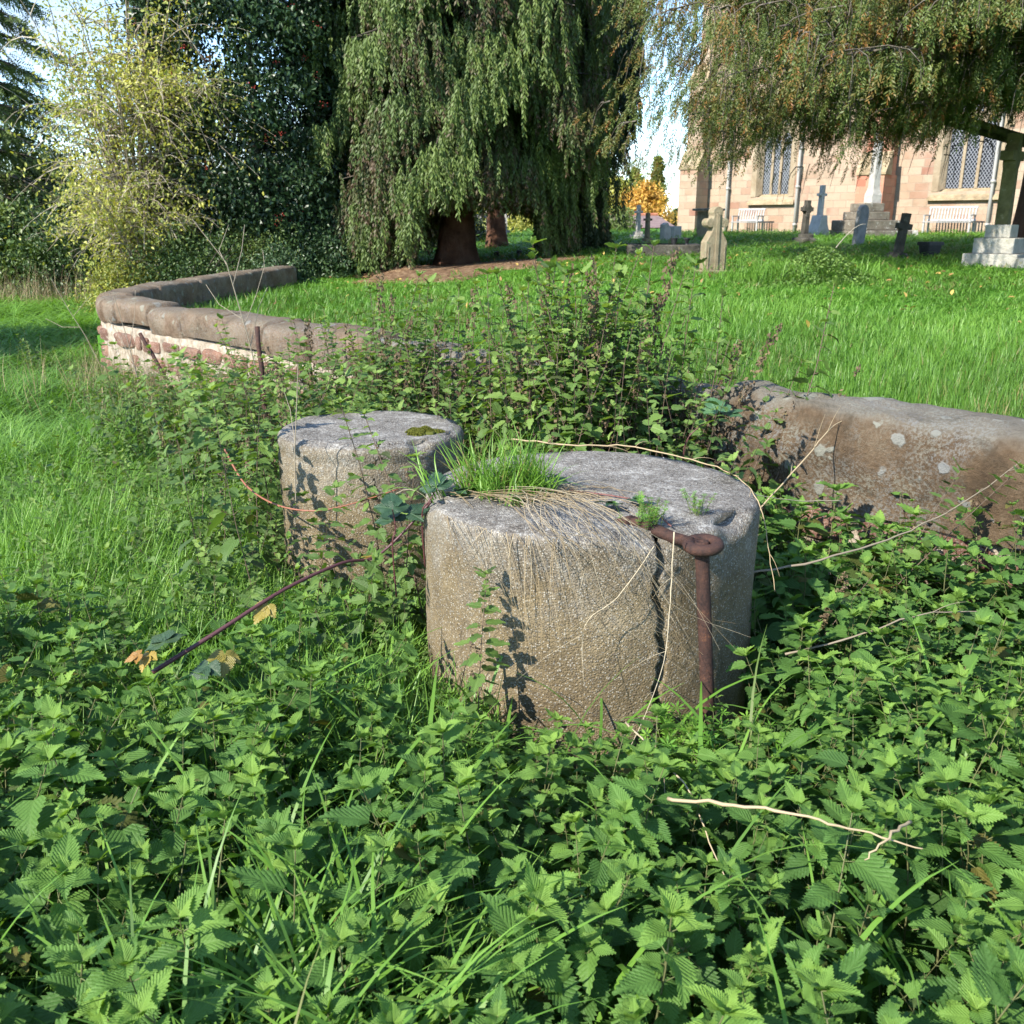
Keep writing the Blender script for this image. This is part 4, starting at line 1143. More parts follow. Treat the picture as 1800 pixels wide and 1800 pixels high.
def trunk_mb(mb, base, H, r0, r1, flare=1.5, lobes=5, seed=0, sides=20, n=24):
    vs, fs = [], []
    for i in range(n + 1):
        t = i / n; z = H * t
        r = r0 + (r1 - r0) * t + r0 * (flare - 1) * math.exp(-z / (r0 * 1.3))
        for k in range(sides):
            a = 2 * PI * k / sides
            q = r * (1 + .12 * math.cos(lobes * a + seed) * math.exp(-z / (r0 * 3)) + .08 * noise.noise(Vector((math.cos(a) * 2, math.sin(a) * 2, z * .6 + seed))))
            vs.append((base[0] + q * math.cos(a) + .06 * math.sin(z + seed), base[1] + q * math.sin(a), base[2] + z - .15))
    for i in range(n):
        for k in range(sides):
            fs.append((i * sides + k, i * sides + (k + 1) % sides, (i + 1) * sides + (k + 1) % sides, (i + 1) * sides + k))
    mb.add(vs, fs)

def conifer(name, px, py, H, radf, zlo, nb, label, tpls, mat, seed, tr=.36, spr=(.38, .7), per=96, base=None, inner=.2):
    g = np.random.default_rng(seed)
    p = base or on_lawn(px, py)
    e = empty(name, p, label, "tree")
    mb = MB(); trunk_mb(mb, (0, 0, 0), H, tr, .06, seed=seed); mb.build("trunk", M_BARK, e)
    cr_, br_ = MB(), MB()
    for b in range(nb):
        t = (b + g.random()) / nb
        z = zlo + (H - zlo) * t ** 1.15
        az = b * 2.39996 + g.uniform(-.4, .4)
        Rr = radf(z, az) * (g.uniform(.55, 1.08) if b % 3 else g.uniform(.9, 1.08)); hang = g.uniform(.25, 1.25) * (1.5 if z < 3.2 else 1)
        rise, droop = g.uniform(.1, .5), g.uniform(.4, 1.0)
        dx, dy = math.cos(az), math.sin(az)
        pts = [(dx * Rr * q, dy * Rr * q, z + rise * q * 1.6 - droop * q * q) for q in (0, .25, .5, .75, 1)]
        if b % 2 == 0: tube(br_, pts, [.05, .04, .03, .02, .008], 4, .4, False)
        k = int(per * (0.5 + Rr / 3))
        q = 1 - (g.random(k) ** 1.6) * (1 - inner)
        lat = g.normal(0, 1, k) * (.06 + .15 * q)
        x = dx * Rr * q - dy * lat; y = dy * Rr * q + dx * lat
        zz = z + rise * q * 1.6 - droop * q * q - np.abs(lat) * .35 + g.normal(0, .05, k) - hang * g.random(k) ** 1.4 * sstep(.3, .9, q)
        s = g.uniform(spr[0], spr[1], k) * (.7 + .4 * q)
        tint = np.full(k, g.uniform(.30, .80)) + g.normal(0, .06, k)
        zz = np.maximum(zz, .25 + .6 * g.random(k) + 1.3 * sstep(-.75, -.4, x) * sstep(2.0, 1.5, x) * (spr[0] < .39))
        yaw = g.uniform(0, 2 * PI, k); out = g.uniform(-.12, .22, k)
        # lean outward along the bough
        M = rotm(np.full(k, az - PI / 2), out, g.normal(0, .2, k), s) @ rotm(yaw)
        ix = g.integers(0, len(tpls), k)
        for j, tp in enumerate(tpls):
            w_ = ix == j
            cr_.inst(tp, M[w_], np.stack([x, y, zz], 1)[w_], tint[w_])
    cr_.build("crown", mat, e, False)
    br_.build("branches", M_BARKG, e)
    return e
def rad1(z, az):
    left = math.cos(az) < 0
    return (2.35 if z < 6 else max(.3, 2.35 * (12.5 - z) / 6.5)) * (1.22 if left else (1.0 if z < 3.0 else 1.3))
t1 = conifer("conifer_tree", 806, 466, 12.5, rad1, 1.35, 430, "big conifer with hanging green and brown sprays over a flared red trunk", CYP, M_CYP, 5, .36)
def rad2(z, az): return (.75 if z < 2.9 else 1.4) if z < 6.5 else max(.3, 1.9 * (12 - z) / 5.5)
t2 = conifer("conifer_tree", 1005, 441, 12.0, rad2, .9, 260, "dense conifer hanging to the ground, coloured dark for the shade of the big one", CYP[:3], M_DARKF, 6, .3, (.4, .75), 90)  # dark foliage colour has the big conifer's shade put into it
p = on_lawn(871, 434)
e = empty("conifer_tree", p, "conifer with a straight pale reddish trunk seen through the gap between the two nearer conifers", "tree")
mb = MB(); trunk_mb(mb, (0, 0, 0), 12, 15.5 * depth_of(p) / FPX, .1, seed=2); mb.build("trunk", M_BARK, e)
g = np.random.default_rng(9); cr_ = MB(); k = 2600
z = 3.2 + 8.5 * g.random(k) ** 1.2; a = g.uniform(0, 2 * PI, k); r = 2.2 * (1 - (z - 3.2) / 9.5) * np.sqrt(g.random(k))
cr_.inst(CYP[0], rotm(a, g.uniform(0, .4, k), 0, g.uniform(.7, 1.1, k)), np.stack([r * np.cos(a), r * np.sin(a), z], 1), g.uniform(.3, .6, k)); cr_.build("crown", M_CYP, e, False)

# the yew that overhangs from the right
YB = Vector((9.55, 17.6, float(lawn_h(9.55, 17.6))))
yew = empty("yew_tree", YB, "wide yew overhanging the churchyard with green and rust brown drooping sprays", "tree")
mb = MB(); trunk_mb(mb, (0, 0, 0), 6.5, .5, .2, 1.3, 4, 3)
g = np.random.default_rng(31)
cr_, br_ = MB(), MB()
NBY = 470
for b in range(NBY):
    az = g.uniform(0, 2 * PI) if g.random() < .3 else g.uniform(PI * .95, PI * 1.65)
    cw = math.cos(az)
    Lm = 8.0 if cw < -.2 else (6.3 if cw < .4 else 4.5)
    if math.sin(az) > .25: Lm *= .75
    z0 = g.uniform(1.7, 6.2)
    Ln = Lm * g.uniform(.6, 1.0) * (1 if z0 < 4.5 else .9)
    lat0 = g.normal(0, 1.0)
    dx, dy = math.cos(az), math.sin(az)
    rise, droop = g.uniform(.6, 1.5), g.uniform(.5, 1.5)
    def P(q, lat=0): return (dx * Ln * q - dy * (lat + lat0 * q), dy * Ln * q + dx * (lat + lat0 * q), z0 + rise * q * 1.5 - droop * q * q)
    pts = [P(q) for q in (0, .15, .3, .45, .6, .75, .9, 1)]
    if b % 4 == 0: tube(br_, [(p_[0], p_[1], p_[2] - .02 + .05 * math.sin(i_ * 2.3 + b)) for i_, p_ in enumerate(pts[:6])], [.09, .075, .055, .04, .024, .008], 5, .3, False)
    k = int(92 * Ln / 4)
    q = 1 - (g.random(k) ** 1.2) * .72
    ns_ = max(5, int(Ln * 3.2)); sq = 1 - (g.random(ns_) ** 1.2) * .72; sl = g.normal(0, 1, ns_) * (.12 + .32 * sq); si = g.integers(0, ns_, k)
    q = np.clip(sq[si] + g.normal(0, .022, k), .1, 1.04); lat = sl[si] + g.normal(0, .09, k); stn = g.normal(0, .13, ns_); shg = g.uniform(.05, .5, ns_)
    x = dx * Ln * q - dy * (lat + lat0 * q); y = dy * Ln * q + dx * (lat + lat0 * q)
    zz = z0 + rise * q * 1.5 - droop * q * q - np.abs(lat) * .2 + g.normal(0, .05, k) - shg[si] * g.random(k)
    s = g.uniform(.2, .46, k)
    tint = np.full(k, g.uniform(.42, .68)) + stn[si] + g.normal(0, .06, k)
    M = rotm(np.full(k, az - PI / 2), g.uniform(-.1, .8, k), g.normal(0, .3, k), s) @ rotm(g.uniform(0, 2 * PI, k))
    ix = g.integers(0, len(YEWS), k); ok = zz + YB.z - s * .8 > 2.3 - .2 * (x < -5) + .95 * sstep(-3.0, -1.8, x)
    for j, tp in enumerate(YEWS):
        w_ = (ix == j) & ok
        cr_.inst(tp, M[w_], np.stack([x, y, zz], 1)[w_], tint[w_])
    for j in range(ns_):
        a_ = P(sq[j], 0); b_ = P(sq[j], sl[j])
        if b_[2] + YB.z > 2.5: tube(br_, bez(a_, (b_[0], b_[1], (a_[2] + b_[2]) / 2 + .08), (b_[0] + dx * .1, b_[1] + dy * .1, b_[2] - np.abs(sl[j]) * .2 - .15 - shg[j]), 4), [.014, .011, .008, .006, .003], 3, .5, False)
mb.build("trunk", M_BARK, yew); cr_.build("crown", M_YEW, yew, False); br_.build("branches", M_BARKG, yew)

def leaf_crown(mb, n, shape, lsize, g, clump=.35, nclump=120, tint=(.2, .8), tpl=SL, up=.7, base=(0, 0, 0)):
    """leaves in clumps spread through a volume; shape(g) gives a clump centre"""
    cs = np.array([shape(g) for _ in range(nclump)])
    ct = g.uniform(tint[0], tint[1], nclump)
    ix = g.integers(0, nclump, n)
    pos = cs[ix] + g.normal(0, clump, (n, 3)) * np.array([1, 1, .75])
    pos[:, 2] = np.maximum(pos[:, 2], .03)
    mb.inst(tpl, rnd_rot(n, g.uniform(lsize * .7, lsize * 1.3, n), g, up), pos + np.array(base), ct[ix] + g.normal(0, .1, n))

def ellip(rx, ry, rz, cz, shell=.6):
    def f(g):
        d = g.normal(0, 1, 3); d /= np.linalg.norm(d)
        r = shell + (1 - shell) * g.random()
        return (d[0] * rx * r, d[1] * ry * r, cz + d[2] * rz * r)
    return f

# holly, tall and dark with red berries
hb = at_y(462, 462, 20.2); hb.z = float(lawn_h(hb.x, hb.y)) - .1
e = empty("holly_tree", hb, "tall dark glossy holly dotted with red berries behind the end of the wall", "tree")
mb = MB(); trunk_mb(mb, (0, 0, 0), 6, .14, .03, seed=4); mb.build("trunk", M_BARKG, e)
g = np.random.default_rng(41)
def hsh(g):
    z = .3 + 7.4 * g.random(); a = g.uniform(0, 2 * PI)
    R0 = 2.0 * min(1, .8 + z * .1)
    r = R0 * (.55 + .45 * math.sqrt(g.random()))
    return (r * math.cos(a), r * math.sin(a) * .9, z)
mb = MB(); leaf_crown(mb, 78000, hsh, .10, g, .2, 620, (.2, .75), small_leaf(1, .55, .35, .1), 1.0); mb.build("crown", M_HOLLY, e, False)
ico = Tpl([(0, 0, 1), (.9, 0, 0), (0, .9, 0), (-.9, 0, 0), (0, -.9, 0), (0, 0, -1)], [(0, 1, 2), (0, 2, 3), (0, 3, 4), (0, 4, 1), (5, 2, 1), (5, 3, 2), (5, 4, 3), (5, 1, 4)])
mb = MB(); cs = np.array([hsh(g) for _ in range(150)]); cs[:, :2] *= 1.08
pos = np.repeat(cs, 9, 0) + g.normal(0, .045, (1350, 3)); mb.inst(ico, rotm(np.zeros(1350), 0, 0, g.uniform(.012, .02, 1350)), pos)
o = mb.build("berries", M_BERRY, e); o['kind'] = 'stuff'

# yellow leaved shrub with bare arching twigs
def twiggery(mb, base, n_main, H, spread, g, twigs=7, r0=.05, lean=(0, 0)):
    tips = []
    for _ in range(n_main):
        a = g.uniform(0, 2 * PI); sp = spread * g.uniform(.2, 1.0)
        top = Vector((base[0] + math.cos(a) * sp + lean[0], base[1] + math.sin(a) * sp * .8 + lean[1], base[2] + H * g.uniform(.55, 1.0)))
        mid = Vector((base[0] + math.cos(a) * sp * .25, base[1] + math.sin(a) * sp * .2, base[2] + H * .55))
        pts = bez(base, mid, top, 8); rr = r0 * g.uniform(.5, 1)
        tube(mb, pts, [rr * (1 - .88 * i / 8) for i in range(9)], 4, g.uniform(.1, .5), False)
        for _ in range(twigs):
            i = g.integers(2, 8); q = pts[i]
            d = Vector((g.normal(0, 1), g.normal(0, .9), g.uniform(-.3, .9))); d.normalize()
            L2 = H * g.uniform(.1, .26)
            e1 = q + d * L2 + Vector((0, 0, -L2 * .25))
            pp = bez(q, q + d * L2 * .6 + Vector((0, 0, L2 * .25)), e1, 5)
            tube(mb, pp, [rr * .35 * (1 - .8 * i / 5) + .002 for i in range(6)], 3, g.uniform(.4, 1), False)
            tips += pp[2:]
            for _ in range(3):
                q2 = pp[g.integers(1, 5)]; d2 = (d + Vector((g.normal(0, .7), g.normal(0, .7), g.normal(0, .6)))).normalized()
                p3 = bez(q2, q2 + d2 * L2 * .3, q2 + d2 * L2 * .55 + Vector((0, 0, -L2 * .12)), 3)
                tube(mb, p3, [.004, .0035, .003, .002], 3, g.uniform(.5, 1), False)
                tips += p3[1:]
    return np.array([tuple(t) for t in tips])
sb = at_y(245, 458, 18.6); sb.z = 0.0
e = empty("yellow_shrub", sb, "loose tall shrub with pale yellow autumn leaves and bare arching twigs by the wall end", "shrub")
g = np.random.default_rng(51)
mb = MB(); tips = twiggery(mb, (0, 0, 0), 34, 6.2, 2.15, g, 11, .05)
tips2 = twiggery(mb, (.3, -.7, 0), 22, 2.6, 1.9, g, 8, .025)
mb.build("branches", M_TWIG, e)
mb = MB(); k = 15500
wt = 1 + .5 * (tips[:, 2] > 3.5); pos = tips[g.choice(len(tips), k, p=wt / wt.sum())] + g.normal(0, .09, (k, 3))
cn = np.sin(pos[:, 0] * 2.1) * np.sin(pos[:, 2] * 1.7 + 1) * .25 + .5
mb.inst(SL, rnd_rot(k, g.uniform(.05, .095, k), g, .9), pos, cn + g.normal(0, .15, k))
k = 4200; pos = tips2[g.integers(0, len(tips2), k)] + g.normal(0, .08, (k, 3)); pos[:, 2] = np.maximum(pos[:, 2], .05)
mb.inst(SL, rnd_rot(k, g.uniform(.05, .09, k), g, .9), pos, g.normal(.55, .2, k))
mb.build("leaves", M_YELL, e, False)

def bush(name, px, py, Y, rx, ry, h, n, ls, label, mat, seed, tint=(.2, .8), z0=0.0, clump=.16, cat="bush", group=None):
    b = at_y(px, py, Y); b.z = z0
    e = empty(name, b, label, cat, group)
    g = np.random.default_rng(seed)
    mb = MB()
    for _ in range(10):
        a = g.uniform(0, 2 * PI)
        tube(mb, bez((0, 0, 0), (math.cos(a) * rx * .3, math.sin(a) * ry * .3, h * .5), (math.cos(a) * rx * .7, math.sin(a) * ry * .7, h * g.uniform(.6, .95)), 5), [.03, .025, .02, .014, .01, .005], 4, .3, False)
    mb.build("stems", M_BARKG, e)
    mb = MB()
    def shp(g):
        d = g.normal(0, 1, 3); d /= np.linalg.norm(d); d[2] = abs(d[2]); r = .55 + .42 * g.random()
        r *= 1 + .18 * math.sin(d[0] * 5 + seed) * math.cos(d[1] * 4 + d[2] * 6)
        return (d[0] * rx * r, d[1] * ry * r, .1 + d[2] * h * r)
    leaf_crown(mb, n, shp, ls, g, clump, 140, tint, SL, .8)
    mb.build("leaves", mat, e, False)
    return e
bush("privet_bush", 452, 470, 19.0, 1.0, .8, 1.15, 11000, .06, "rounded yellowish green bush behind the far run of the wall", M_BUSH, 1, (.6, 1.1), .5)
bush("dark_bush", 580, 474, 19.4, 1.15, .8, .95, 9000, .07, "low dark bush under the holly at the lawn's edge", M_HOLLY, 2, (.3, .9), .6)
bush("dark_bush", 492, 478, 17.4, .45, .4, .55, 4000, .06, "small dark bush covering the broken far end of the wall", M_HOLLY, 3, (.4, 1), .55, .1)
bush("bramble_bush", 330, 470, 17.8, 1.4, .8, 1.4, 12000, .06, "tangled brownish green bramble bush behind the bend of the wall", M_BUSH, 4, (.25, .9), 0, .2)
bush("bramble_bush", 205, 470, 17.5, .7, .6, .9, 4500, .06, "pale yellowish bramble bush at the field side of the wall", M_YELL, 5, (.1, .6), 0)
bush("laurel_hedge", 20, 462, 21.5, 1.3, .8, 1.95, 9000, .13, "bright glossy laurel at the far edge of the field", M_BUSH, 6, (.5, 1.0), 0)
bush("mixed_hedge", 135, 460, 21, 1.3, .9, 2.0, 11000, .07, "greyish green mixed hedge beyond the yellow shrub", M_BUSH, 7, (.25, .75), 0)
bush("dark_evergreen", 45, 458, 26, 3.1, 1.8, 4.1, 30000, .12, "broad dark evergreen with sunlit green edges under the spruce", M_BUSH, 8, (.05, .6), 0, .3)
bush("dark_evergreen", 250, 458, 28, 4.2, 1.8, 3.3, 26000, .13, "dark evergreen mass seen through the yellow shrub's twigs", M_BUSH, 9, (.05, .45), 0, .3)
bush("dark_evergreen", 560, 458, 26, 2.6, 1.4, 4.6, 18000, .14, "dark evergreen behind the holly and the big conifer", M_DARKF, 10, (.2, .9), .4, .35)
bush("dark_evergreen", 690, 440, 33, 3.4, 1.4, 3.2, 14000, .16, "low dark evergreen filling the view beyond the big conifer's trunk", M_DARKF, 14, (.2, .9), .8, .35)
bush("garden_bush", 1087, 424, 42, .8, .8, 1.1, 2500, .1, "round bright green bush among the far crosses", M_BUSH, 11, (.8, 1.2), 1.15)
bush("yellow_bush", 903, 418, 44, 1.3, 1, 2.0, 4000, .12, "bright yellow bush glimpsed between the conifers' trunks", M_YELL, 12, (.5, 1), 1.1)
bush("yellow_bush", 852, 418, 46, 1.2, 1, 1.7, 3000, .12, "yellow bush half hidden by the straight reddish trunk", M_YELL, 13, (.4, .9), 1.1)

# far autumn trees
def far_tree(name, px, Y, w, ytop, label, mat, seed, tint=(.2, 1), n=5000, ls=.3, cone=False):
    b = at_y(px, 415, Y); H = at_y(px, ytop, Y).z - .8; b.z = .8; rx = w / 2 * Y * CP / FPX
    e = empty(name, b, label, "tree"); g = np.random.default_rng(seed)
    mb = MB(); trunk_mb(mb, (0, 0, 0), H * .8, .2, .05, seed=seed, n=8, sides=8); mb.build("trunk", M_BARKG, e)
    mb = MB()
    def shp(g):
        t = g.random(); z = H * (.12 + .88 * t)
        rr = rx * (math.sin(PI * min(1, .12 + t * .9)) ** .6 if not cone else (min(1, t * 4) * (1 - t) ** .45 + .05)) * math.sqrt(g.random())
        a = g.uniform(0, 2 * PI); return (rr * math.cos(a), rr * math.sin(a), z)
    leaf_crown(mb, n, shp, ls, g, rx * .16, 90, tint, SL, .9); mb.build("crown", mat, e, False)
far_tree("autumn_tree", 1132, 82, 95, 330, "broad orange leaved tree above the far tiled roof", M_ORNG, 61, (.4, 1))
far_tree("autumn_tree", 1080, 84, 70, 318, "golden yellow tree at the edge of the dark conifer", M_YELL, 62, (.5, .9))
far_tree("autumn_tree", 1112, 90, 44, 300, "yellow green tree rising behind the orange one", M_YELL, 64, (.05, .5))
far_tree("poplar_tree", 1152, 95, 32, 279, "narrow green poplar standing highest over the far roof", M_YELL, 63, (-.2, .25), 5000, .3, True)
far_tree("dark_tree", 1190, 86, 34, 372, "small dull green tree between the far roof and the church", M_BUSH, 65, (.2, .7), 2500)
far_tree("autumn_tree", 905, 88, 90, 360, "yellow tree far behind the gap between the conifers", M_YELL, 66, (.5, .9), 3000)

# spruce at the left edge, in drooping tiers
p = at_y(2, 456, 23); p.z = 0
e = empty("spruce_tree", p, "tall spruce with drooping tiers of dark needles beside the yellow shrub", "tree")
mb = MB(); trunk_mb(mb, (0, 0, 0), 13, .22, .04, seed=8); mb.build("trunk", M_BARKG, e)
g = np.random.default_rng(71); cr_, br_ = MB(), MB()
FLAT = [spray_tpl(16, .3, .035, 1.4, 0, 80 + i, True) for i in range(3)]
for tier in range(22):
    z = 2.2 + tier * .5
    for b in range(9):
        az = g.uniform(0, 2 * PI); Ln = max(.4, 2.1 * (1 - (z - 3) / 13)) * g.uniform(.7, 1.15)
        dx, dy = math.cos(az), math.sin(az)
        pts = [(dx * Ln * q, dy * Ln * q, z + .1 * q - .75 * q * q + .18 * q ** 4) for q in (0, .25, .5, .75, 1)]
        tube(br_, pts, [.035, .028, .02, .014, .006], 4, .3, False)
        k = 34; q = .15 + .85 * g.random(k); lat = g.normal(0, 1, k) * (.06 + .16 * q)
        pos = np.stack([dx * Ln * q - dy * lat, dy * Ln * q + dx * lat, z + .1 * q - .75 * q * q + .18 * q ** 4 - np.abs(lat) * .3], 1)
        M = rotm(np.full(k, az - PI / 2), g.uniform(.5, 1.3, k), g.normal(0, .4, k), g.uniform(.3, .5, k)) @ rotm(g.uniform(0, 2 * PI, k))
        cr_.inst(FLAT[b % 3], M, pos, g.uniform(.3, .8) + g.normal(0, .08, k))
cr_.build("crown", M_CYP, e, False); br_.build("branches", M_BARKG, e)

# far hedge line beyond the field
g = np.random.default_rng(81); mb = MB()
n = 26000; x = g.uniform(-75, -12, n); hgt = 2.2 + 1.4 * np.sin(x * .35) + .8 * np.sin(x * 1.1 + 1)
mb.inst(SL, rnd_rot(n, g.uniform(.25, .5, n), g, .9), np.stack([x, 52 + g.normal(0, 1.2, n), np.abs(hgt * g.random(n) ** .8) + .1], 1), g.uniform(.1, .7, n))
tag(mb.build("treeline", M_BUSH, None, False), "dark distant line of trees along the far edge of the field", "trees", None, 'stuff')

# a tree out in the field whose shade falls across the grass
tb_ = Vector((-12.0, 8.3, 0)); e = empty("field_tree", tb_, "small broad leaved tree out in the field, shading the grass by the wall's corner", "tree")
mb = MB(); trunk_mb(mb, (0, 0, 0), 4.4, .16, .05, seed=12, n=12, sides=10); mb.build("trunk", M_BARKG, e)
g = np.random.default_rng(91); mb = MB(); leaf_crown(mb, 9000, ellip(1.5, 1.5, 1.25, 4.9, .3), .16, g, .3, 130, (.2, .9)); mb.build("crown", M_BUSH, e, False)
# ---------------------------------------------------------------- nettles, weeds and grass
def leaf_tpl(n, w=.36, fold=.22, droop=.3, serr=.16, seed=0):
    """a toothed nettle leaf along +y, length 1"""
    g = np.random.default_rng(seed); v, lc, f = [], [], []
    def wid(t): return w * 1.9 * (t + .03) ** .36 * max(0.0, 1 - t) ** 1.05
    def zz(x, t): return fold * abs(x) - droop * t * t + .035 * math.sin(t * 9 + seed) * (1 if x else 0) + .1 * t
    def put(x, y, t):
        v.append((x + .04 * math.sin(seed) * t * t, y, zz(x, t))); lc.append((x, t, 0)); return len(v) - 1
    mids = [put(0, i / n, i / n) for i in range(n + 1)]
    for sgn in (-1, 1):
        no = [put(sgn * wid(i / n) * (1 - serr), i / n, i / n) for i in range(n)]
        no.append(mids[n])
        for i in range(n):
            t = (i + .72) / n
            tp = put(sgn * wid((i + .3) / n) * (1 + serr * .8), t + .02, t)
            a = (mids[i], no[i], tp, mids[i + 1]); b = (mids[i + 1], tp, no[i + 1])
            if sgn < 0: a, b = a[::-1], b[::-1]
            f.append(a)
            if i < n - 1: f.append(b)
    return Tpl(v, f, lc)
LEAF_HI = [leaf_tpl(10, .33 + .03 * i, .16 + .09 * i, .08 + .11 * i, .125, i) for i in range(4)]
LEAF_MD = [leaf_tpl(6, .33 + .03 * i, .16 + .09 * i, .08 + .11 * i, .14, i) for i in range(4)]
LEAF_LO = [leaf_tpl(4, .38, .2, .1 + .15 * i, .12, i) for i in range(3)]

def plant(leaves, h, nodes, l_lo, l_hi, seed, stem_r=.0022, z_from=.25, rosette=3, droop=(.35, -.6), twist=0.35, sparse=1.0, stem_sides=4):
    """nettle-like plant: pairs of opposite leaves crossing up a stem; returns (stem Tpl, leaf Tpl)"""
    g = np.random.default_rng(seed); S, Lf = MB(), MB()
    bend = g.normal(0, .12, 2) * h
    def ax(t): return np.array([bend[0] * t * t, bend[1] * t * t, h * t])
    pts = [tuple(ax(t)) for t in np.linspace(0, 1, 5)]
    tube(S, pts, [stem_r * (1.2 - .7 * t) for t in np.linspace(0, 1, 5)], stem_sides, .45, False)
    a0 = g.uniform(0, PI)
    for i in range(nodes):
        q = i / max(1, nodes - 1)
        t = z_from + (1 - z_from) * (1 - (1 - q) ** 1.25)
        c = ax(t)
        ln = (l_lo + (l_hi - l_lo) * q) * g.uniform(.75, 1.15)
        if q > .75: ln *= .8
        pit = droop[1] + (droop[0] - droop[1]) * q ** 1.5
        a = a0 + i * PI / 2 + g.normal(0, twist)
        for s in (0, PI):
            if g.random() > sparse: continue
            yaw = a + s + g.normal(0, .2); L_ = ln * g.uniform(.8, 1.15)
            pe = L_ * .28 * (1 - .5 * q); pi_ = pit + g.normal(0, .18)
            d = np.array([-math.sin(yaw), math.cos(yaw), 0])
            o = c + d * pe + np.array([0, 0, pe * .5])
            tube(S, [tuple(c), tuple(o)], [stem_r * .5, stem_r * .4], 3, .6, False)
            M = rotm(yaw, pi_, g.normal(0, .25), L_)
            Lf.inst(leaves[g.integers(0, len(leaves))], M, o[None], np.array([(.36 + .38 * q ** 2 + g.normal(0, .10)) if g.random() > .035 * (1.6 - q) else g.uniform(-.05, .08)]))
    for i in range(rosette):
        yaw = a0 + i * 2 * PI / rosette + .5
        M = rotm(yaw, .75 + g.normal(0, .15), 0, l_hi * g.uniform(.4, .62))
        Lf.inst(leaves[i % len(leaves)], M, ax(1.0)[None], np.array([.82]))
    return S.tpl(), Lf.tpl()

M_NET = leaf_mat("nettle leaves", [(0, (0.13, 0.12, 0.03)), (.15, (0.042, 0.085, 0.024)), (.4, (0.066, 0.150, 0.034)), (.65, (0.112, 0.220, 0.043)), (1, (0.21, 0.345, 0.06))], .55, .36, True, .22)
M_WEED = leaf_mat("weed leaves", [(0, (0.10, 0.085, 0.03)), (.2, (0.045, 0.078, 0.024)), (.45, (0.078, 0.142, 0.035)), (.7, (0.122, 0.208, 0.047)), (1, (0.21, 0.31, 0.07))], .5, .36, True, .35)
M_STEM = leaf_mat("green stems", [(0, (0.075, 0.05, 0.035)), (.4, (0.10, 0.10, 0.04)), (1, (0.17, 0.22, 0.07))], .6, 0)
M_STEMB = leaf_mat("brown dry stems", [(0, (0.05, 0.032, 0.025)), (.5, (0.11, 0.075, 0.05)), (1, (0.2, 0.15, 0.1))], .7, 0)
M_SEED = leaf_mat("brown seed tassels", [(0, (0.055, 0.035, 0.022)), (.5, (0.12, 0.08, 0.045)), (1, (0.16, 0.15, 0.06))], .8, .1)
M_GRASS = leaf_mat("grass blades", [(0, (0.30, 0.24, 0.11)), (.14, (0.16, 0.17, 0.05)), (.25, (0.068, 0.14, 0.024)), (.55, (0.110, 0.235, 0.032)), (1, (0.19, 0.34, 0.055))], .45, .35, spec=.35, tcol=(1.1, 1.2, .4))
M_STRAW = leaf_mat("dry straw", [(0, (0.20, 0.14, 0.07)), (.5, (0.34, 0.255, 0.145)), (1, (0.46, 0.39, 0.27))], .7, .1, tcol=(1, 1, .8))

def out_ped(x, y, pad=.03):
    return (np.hypot(x - PX, y - PY) > PR + pad) & (np.hypot(x - QX, y - QY) > QR + pad)
def scatter(x0, x1, y0, y1, d, g):
    X, Y = np.meshgrid(np.arange(x0, x1, d), np.arange(y0, y1, d))
    return X.ravel() + g.uniform(-.5, .5, X.size) * d, Y.ravel() + g.uniform(-.5, .5, X.size) * d

def put_plants(tpls, x, y, h, g, lean=.2, ht=1.0, tint=0.0, S=None, Lf=None, z=None):
    S = S or MB(); Lf = Lf or MB()
    n = len(x); ix = g.integers(0, len(tpls), n)
    z = field_h(x, y) if z is None else z
    M = rotm(g.uniform(0, 2 * PI, n), g.normal(0, lean, n), g.normal(0, lean, n), h / ht)
    T = np.stack([x, y, z], 1); tn = g.normal(0, .07, n) + tint
    for j, (st, lf) in enumerate(tpls):
        w_ = ix == j
        S.inst(st, M[w_], T[w_]); Lf.inst(lf, M[w_], T[w_], np.broadcast_to(tn, (n,))[w_])
    return S, Lf

g = np.random.default_rng(101)
NHI = [plant(LEAF_HI, .40, 6, .105, .068, 200 + i, z_from=.42, rosette=4, droop=(.5, -.5)) for i in range(9)]
NMD = [plant(LEAF_MD, .40, 6, .105, .068, 220 + i, z_from=.42, rosette=4, droop=(.5, -.5)) for i in range(7)]
x, y = scatter(-2.3, 3.6, .62, 5.4, .088, g)
fr = np.abs(x) < .62 * (y * .96 + .5) + .25
pd = np.hypot(x - PX, y - PY) - PR
# where the nettle bed reaches: the whole foreground, and the right side up to the wall
left_edge = -1.25 - .9 * sstep(3.0, 1.6, y) + .25 * np.sin(y * 5)
bed = np.where(x > .62, wall_n(x, y) < -.28, (y < 2.75 - .25 * sstep(-.4, -1.4, x)) & (x > left_edge))
mixed = (~bed) & (x < .62) & (x > -2.2) & (y < 3.2) & (g.random(len(x)) < .42)
keep = fr & (bed | mixed) & out_ped(x, y, .05) & (g.random(len(x)) < .96)
x, y, pd = x[keep], y[keep], pd[keep]
patch = .5 + .5 * np.sin(x * 2.3 + 1) * np.sin(y * 2.9)
h = .34 + .10 * patch + g.normal(0, .045, len(x))
h *= 1 - .3 * np.exp(-np.maximum(pd, 0) / .22) * (x < .75)
h *= np.where(x > .9, 1.06, 1.0)
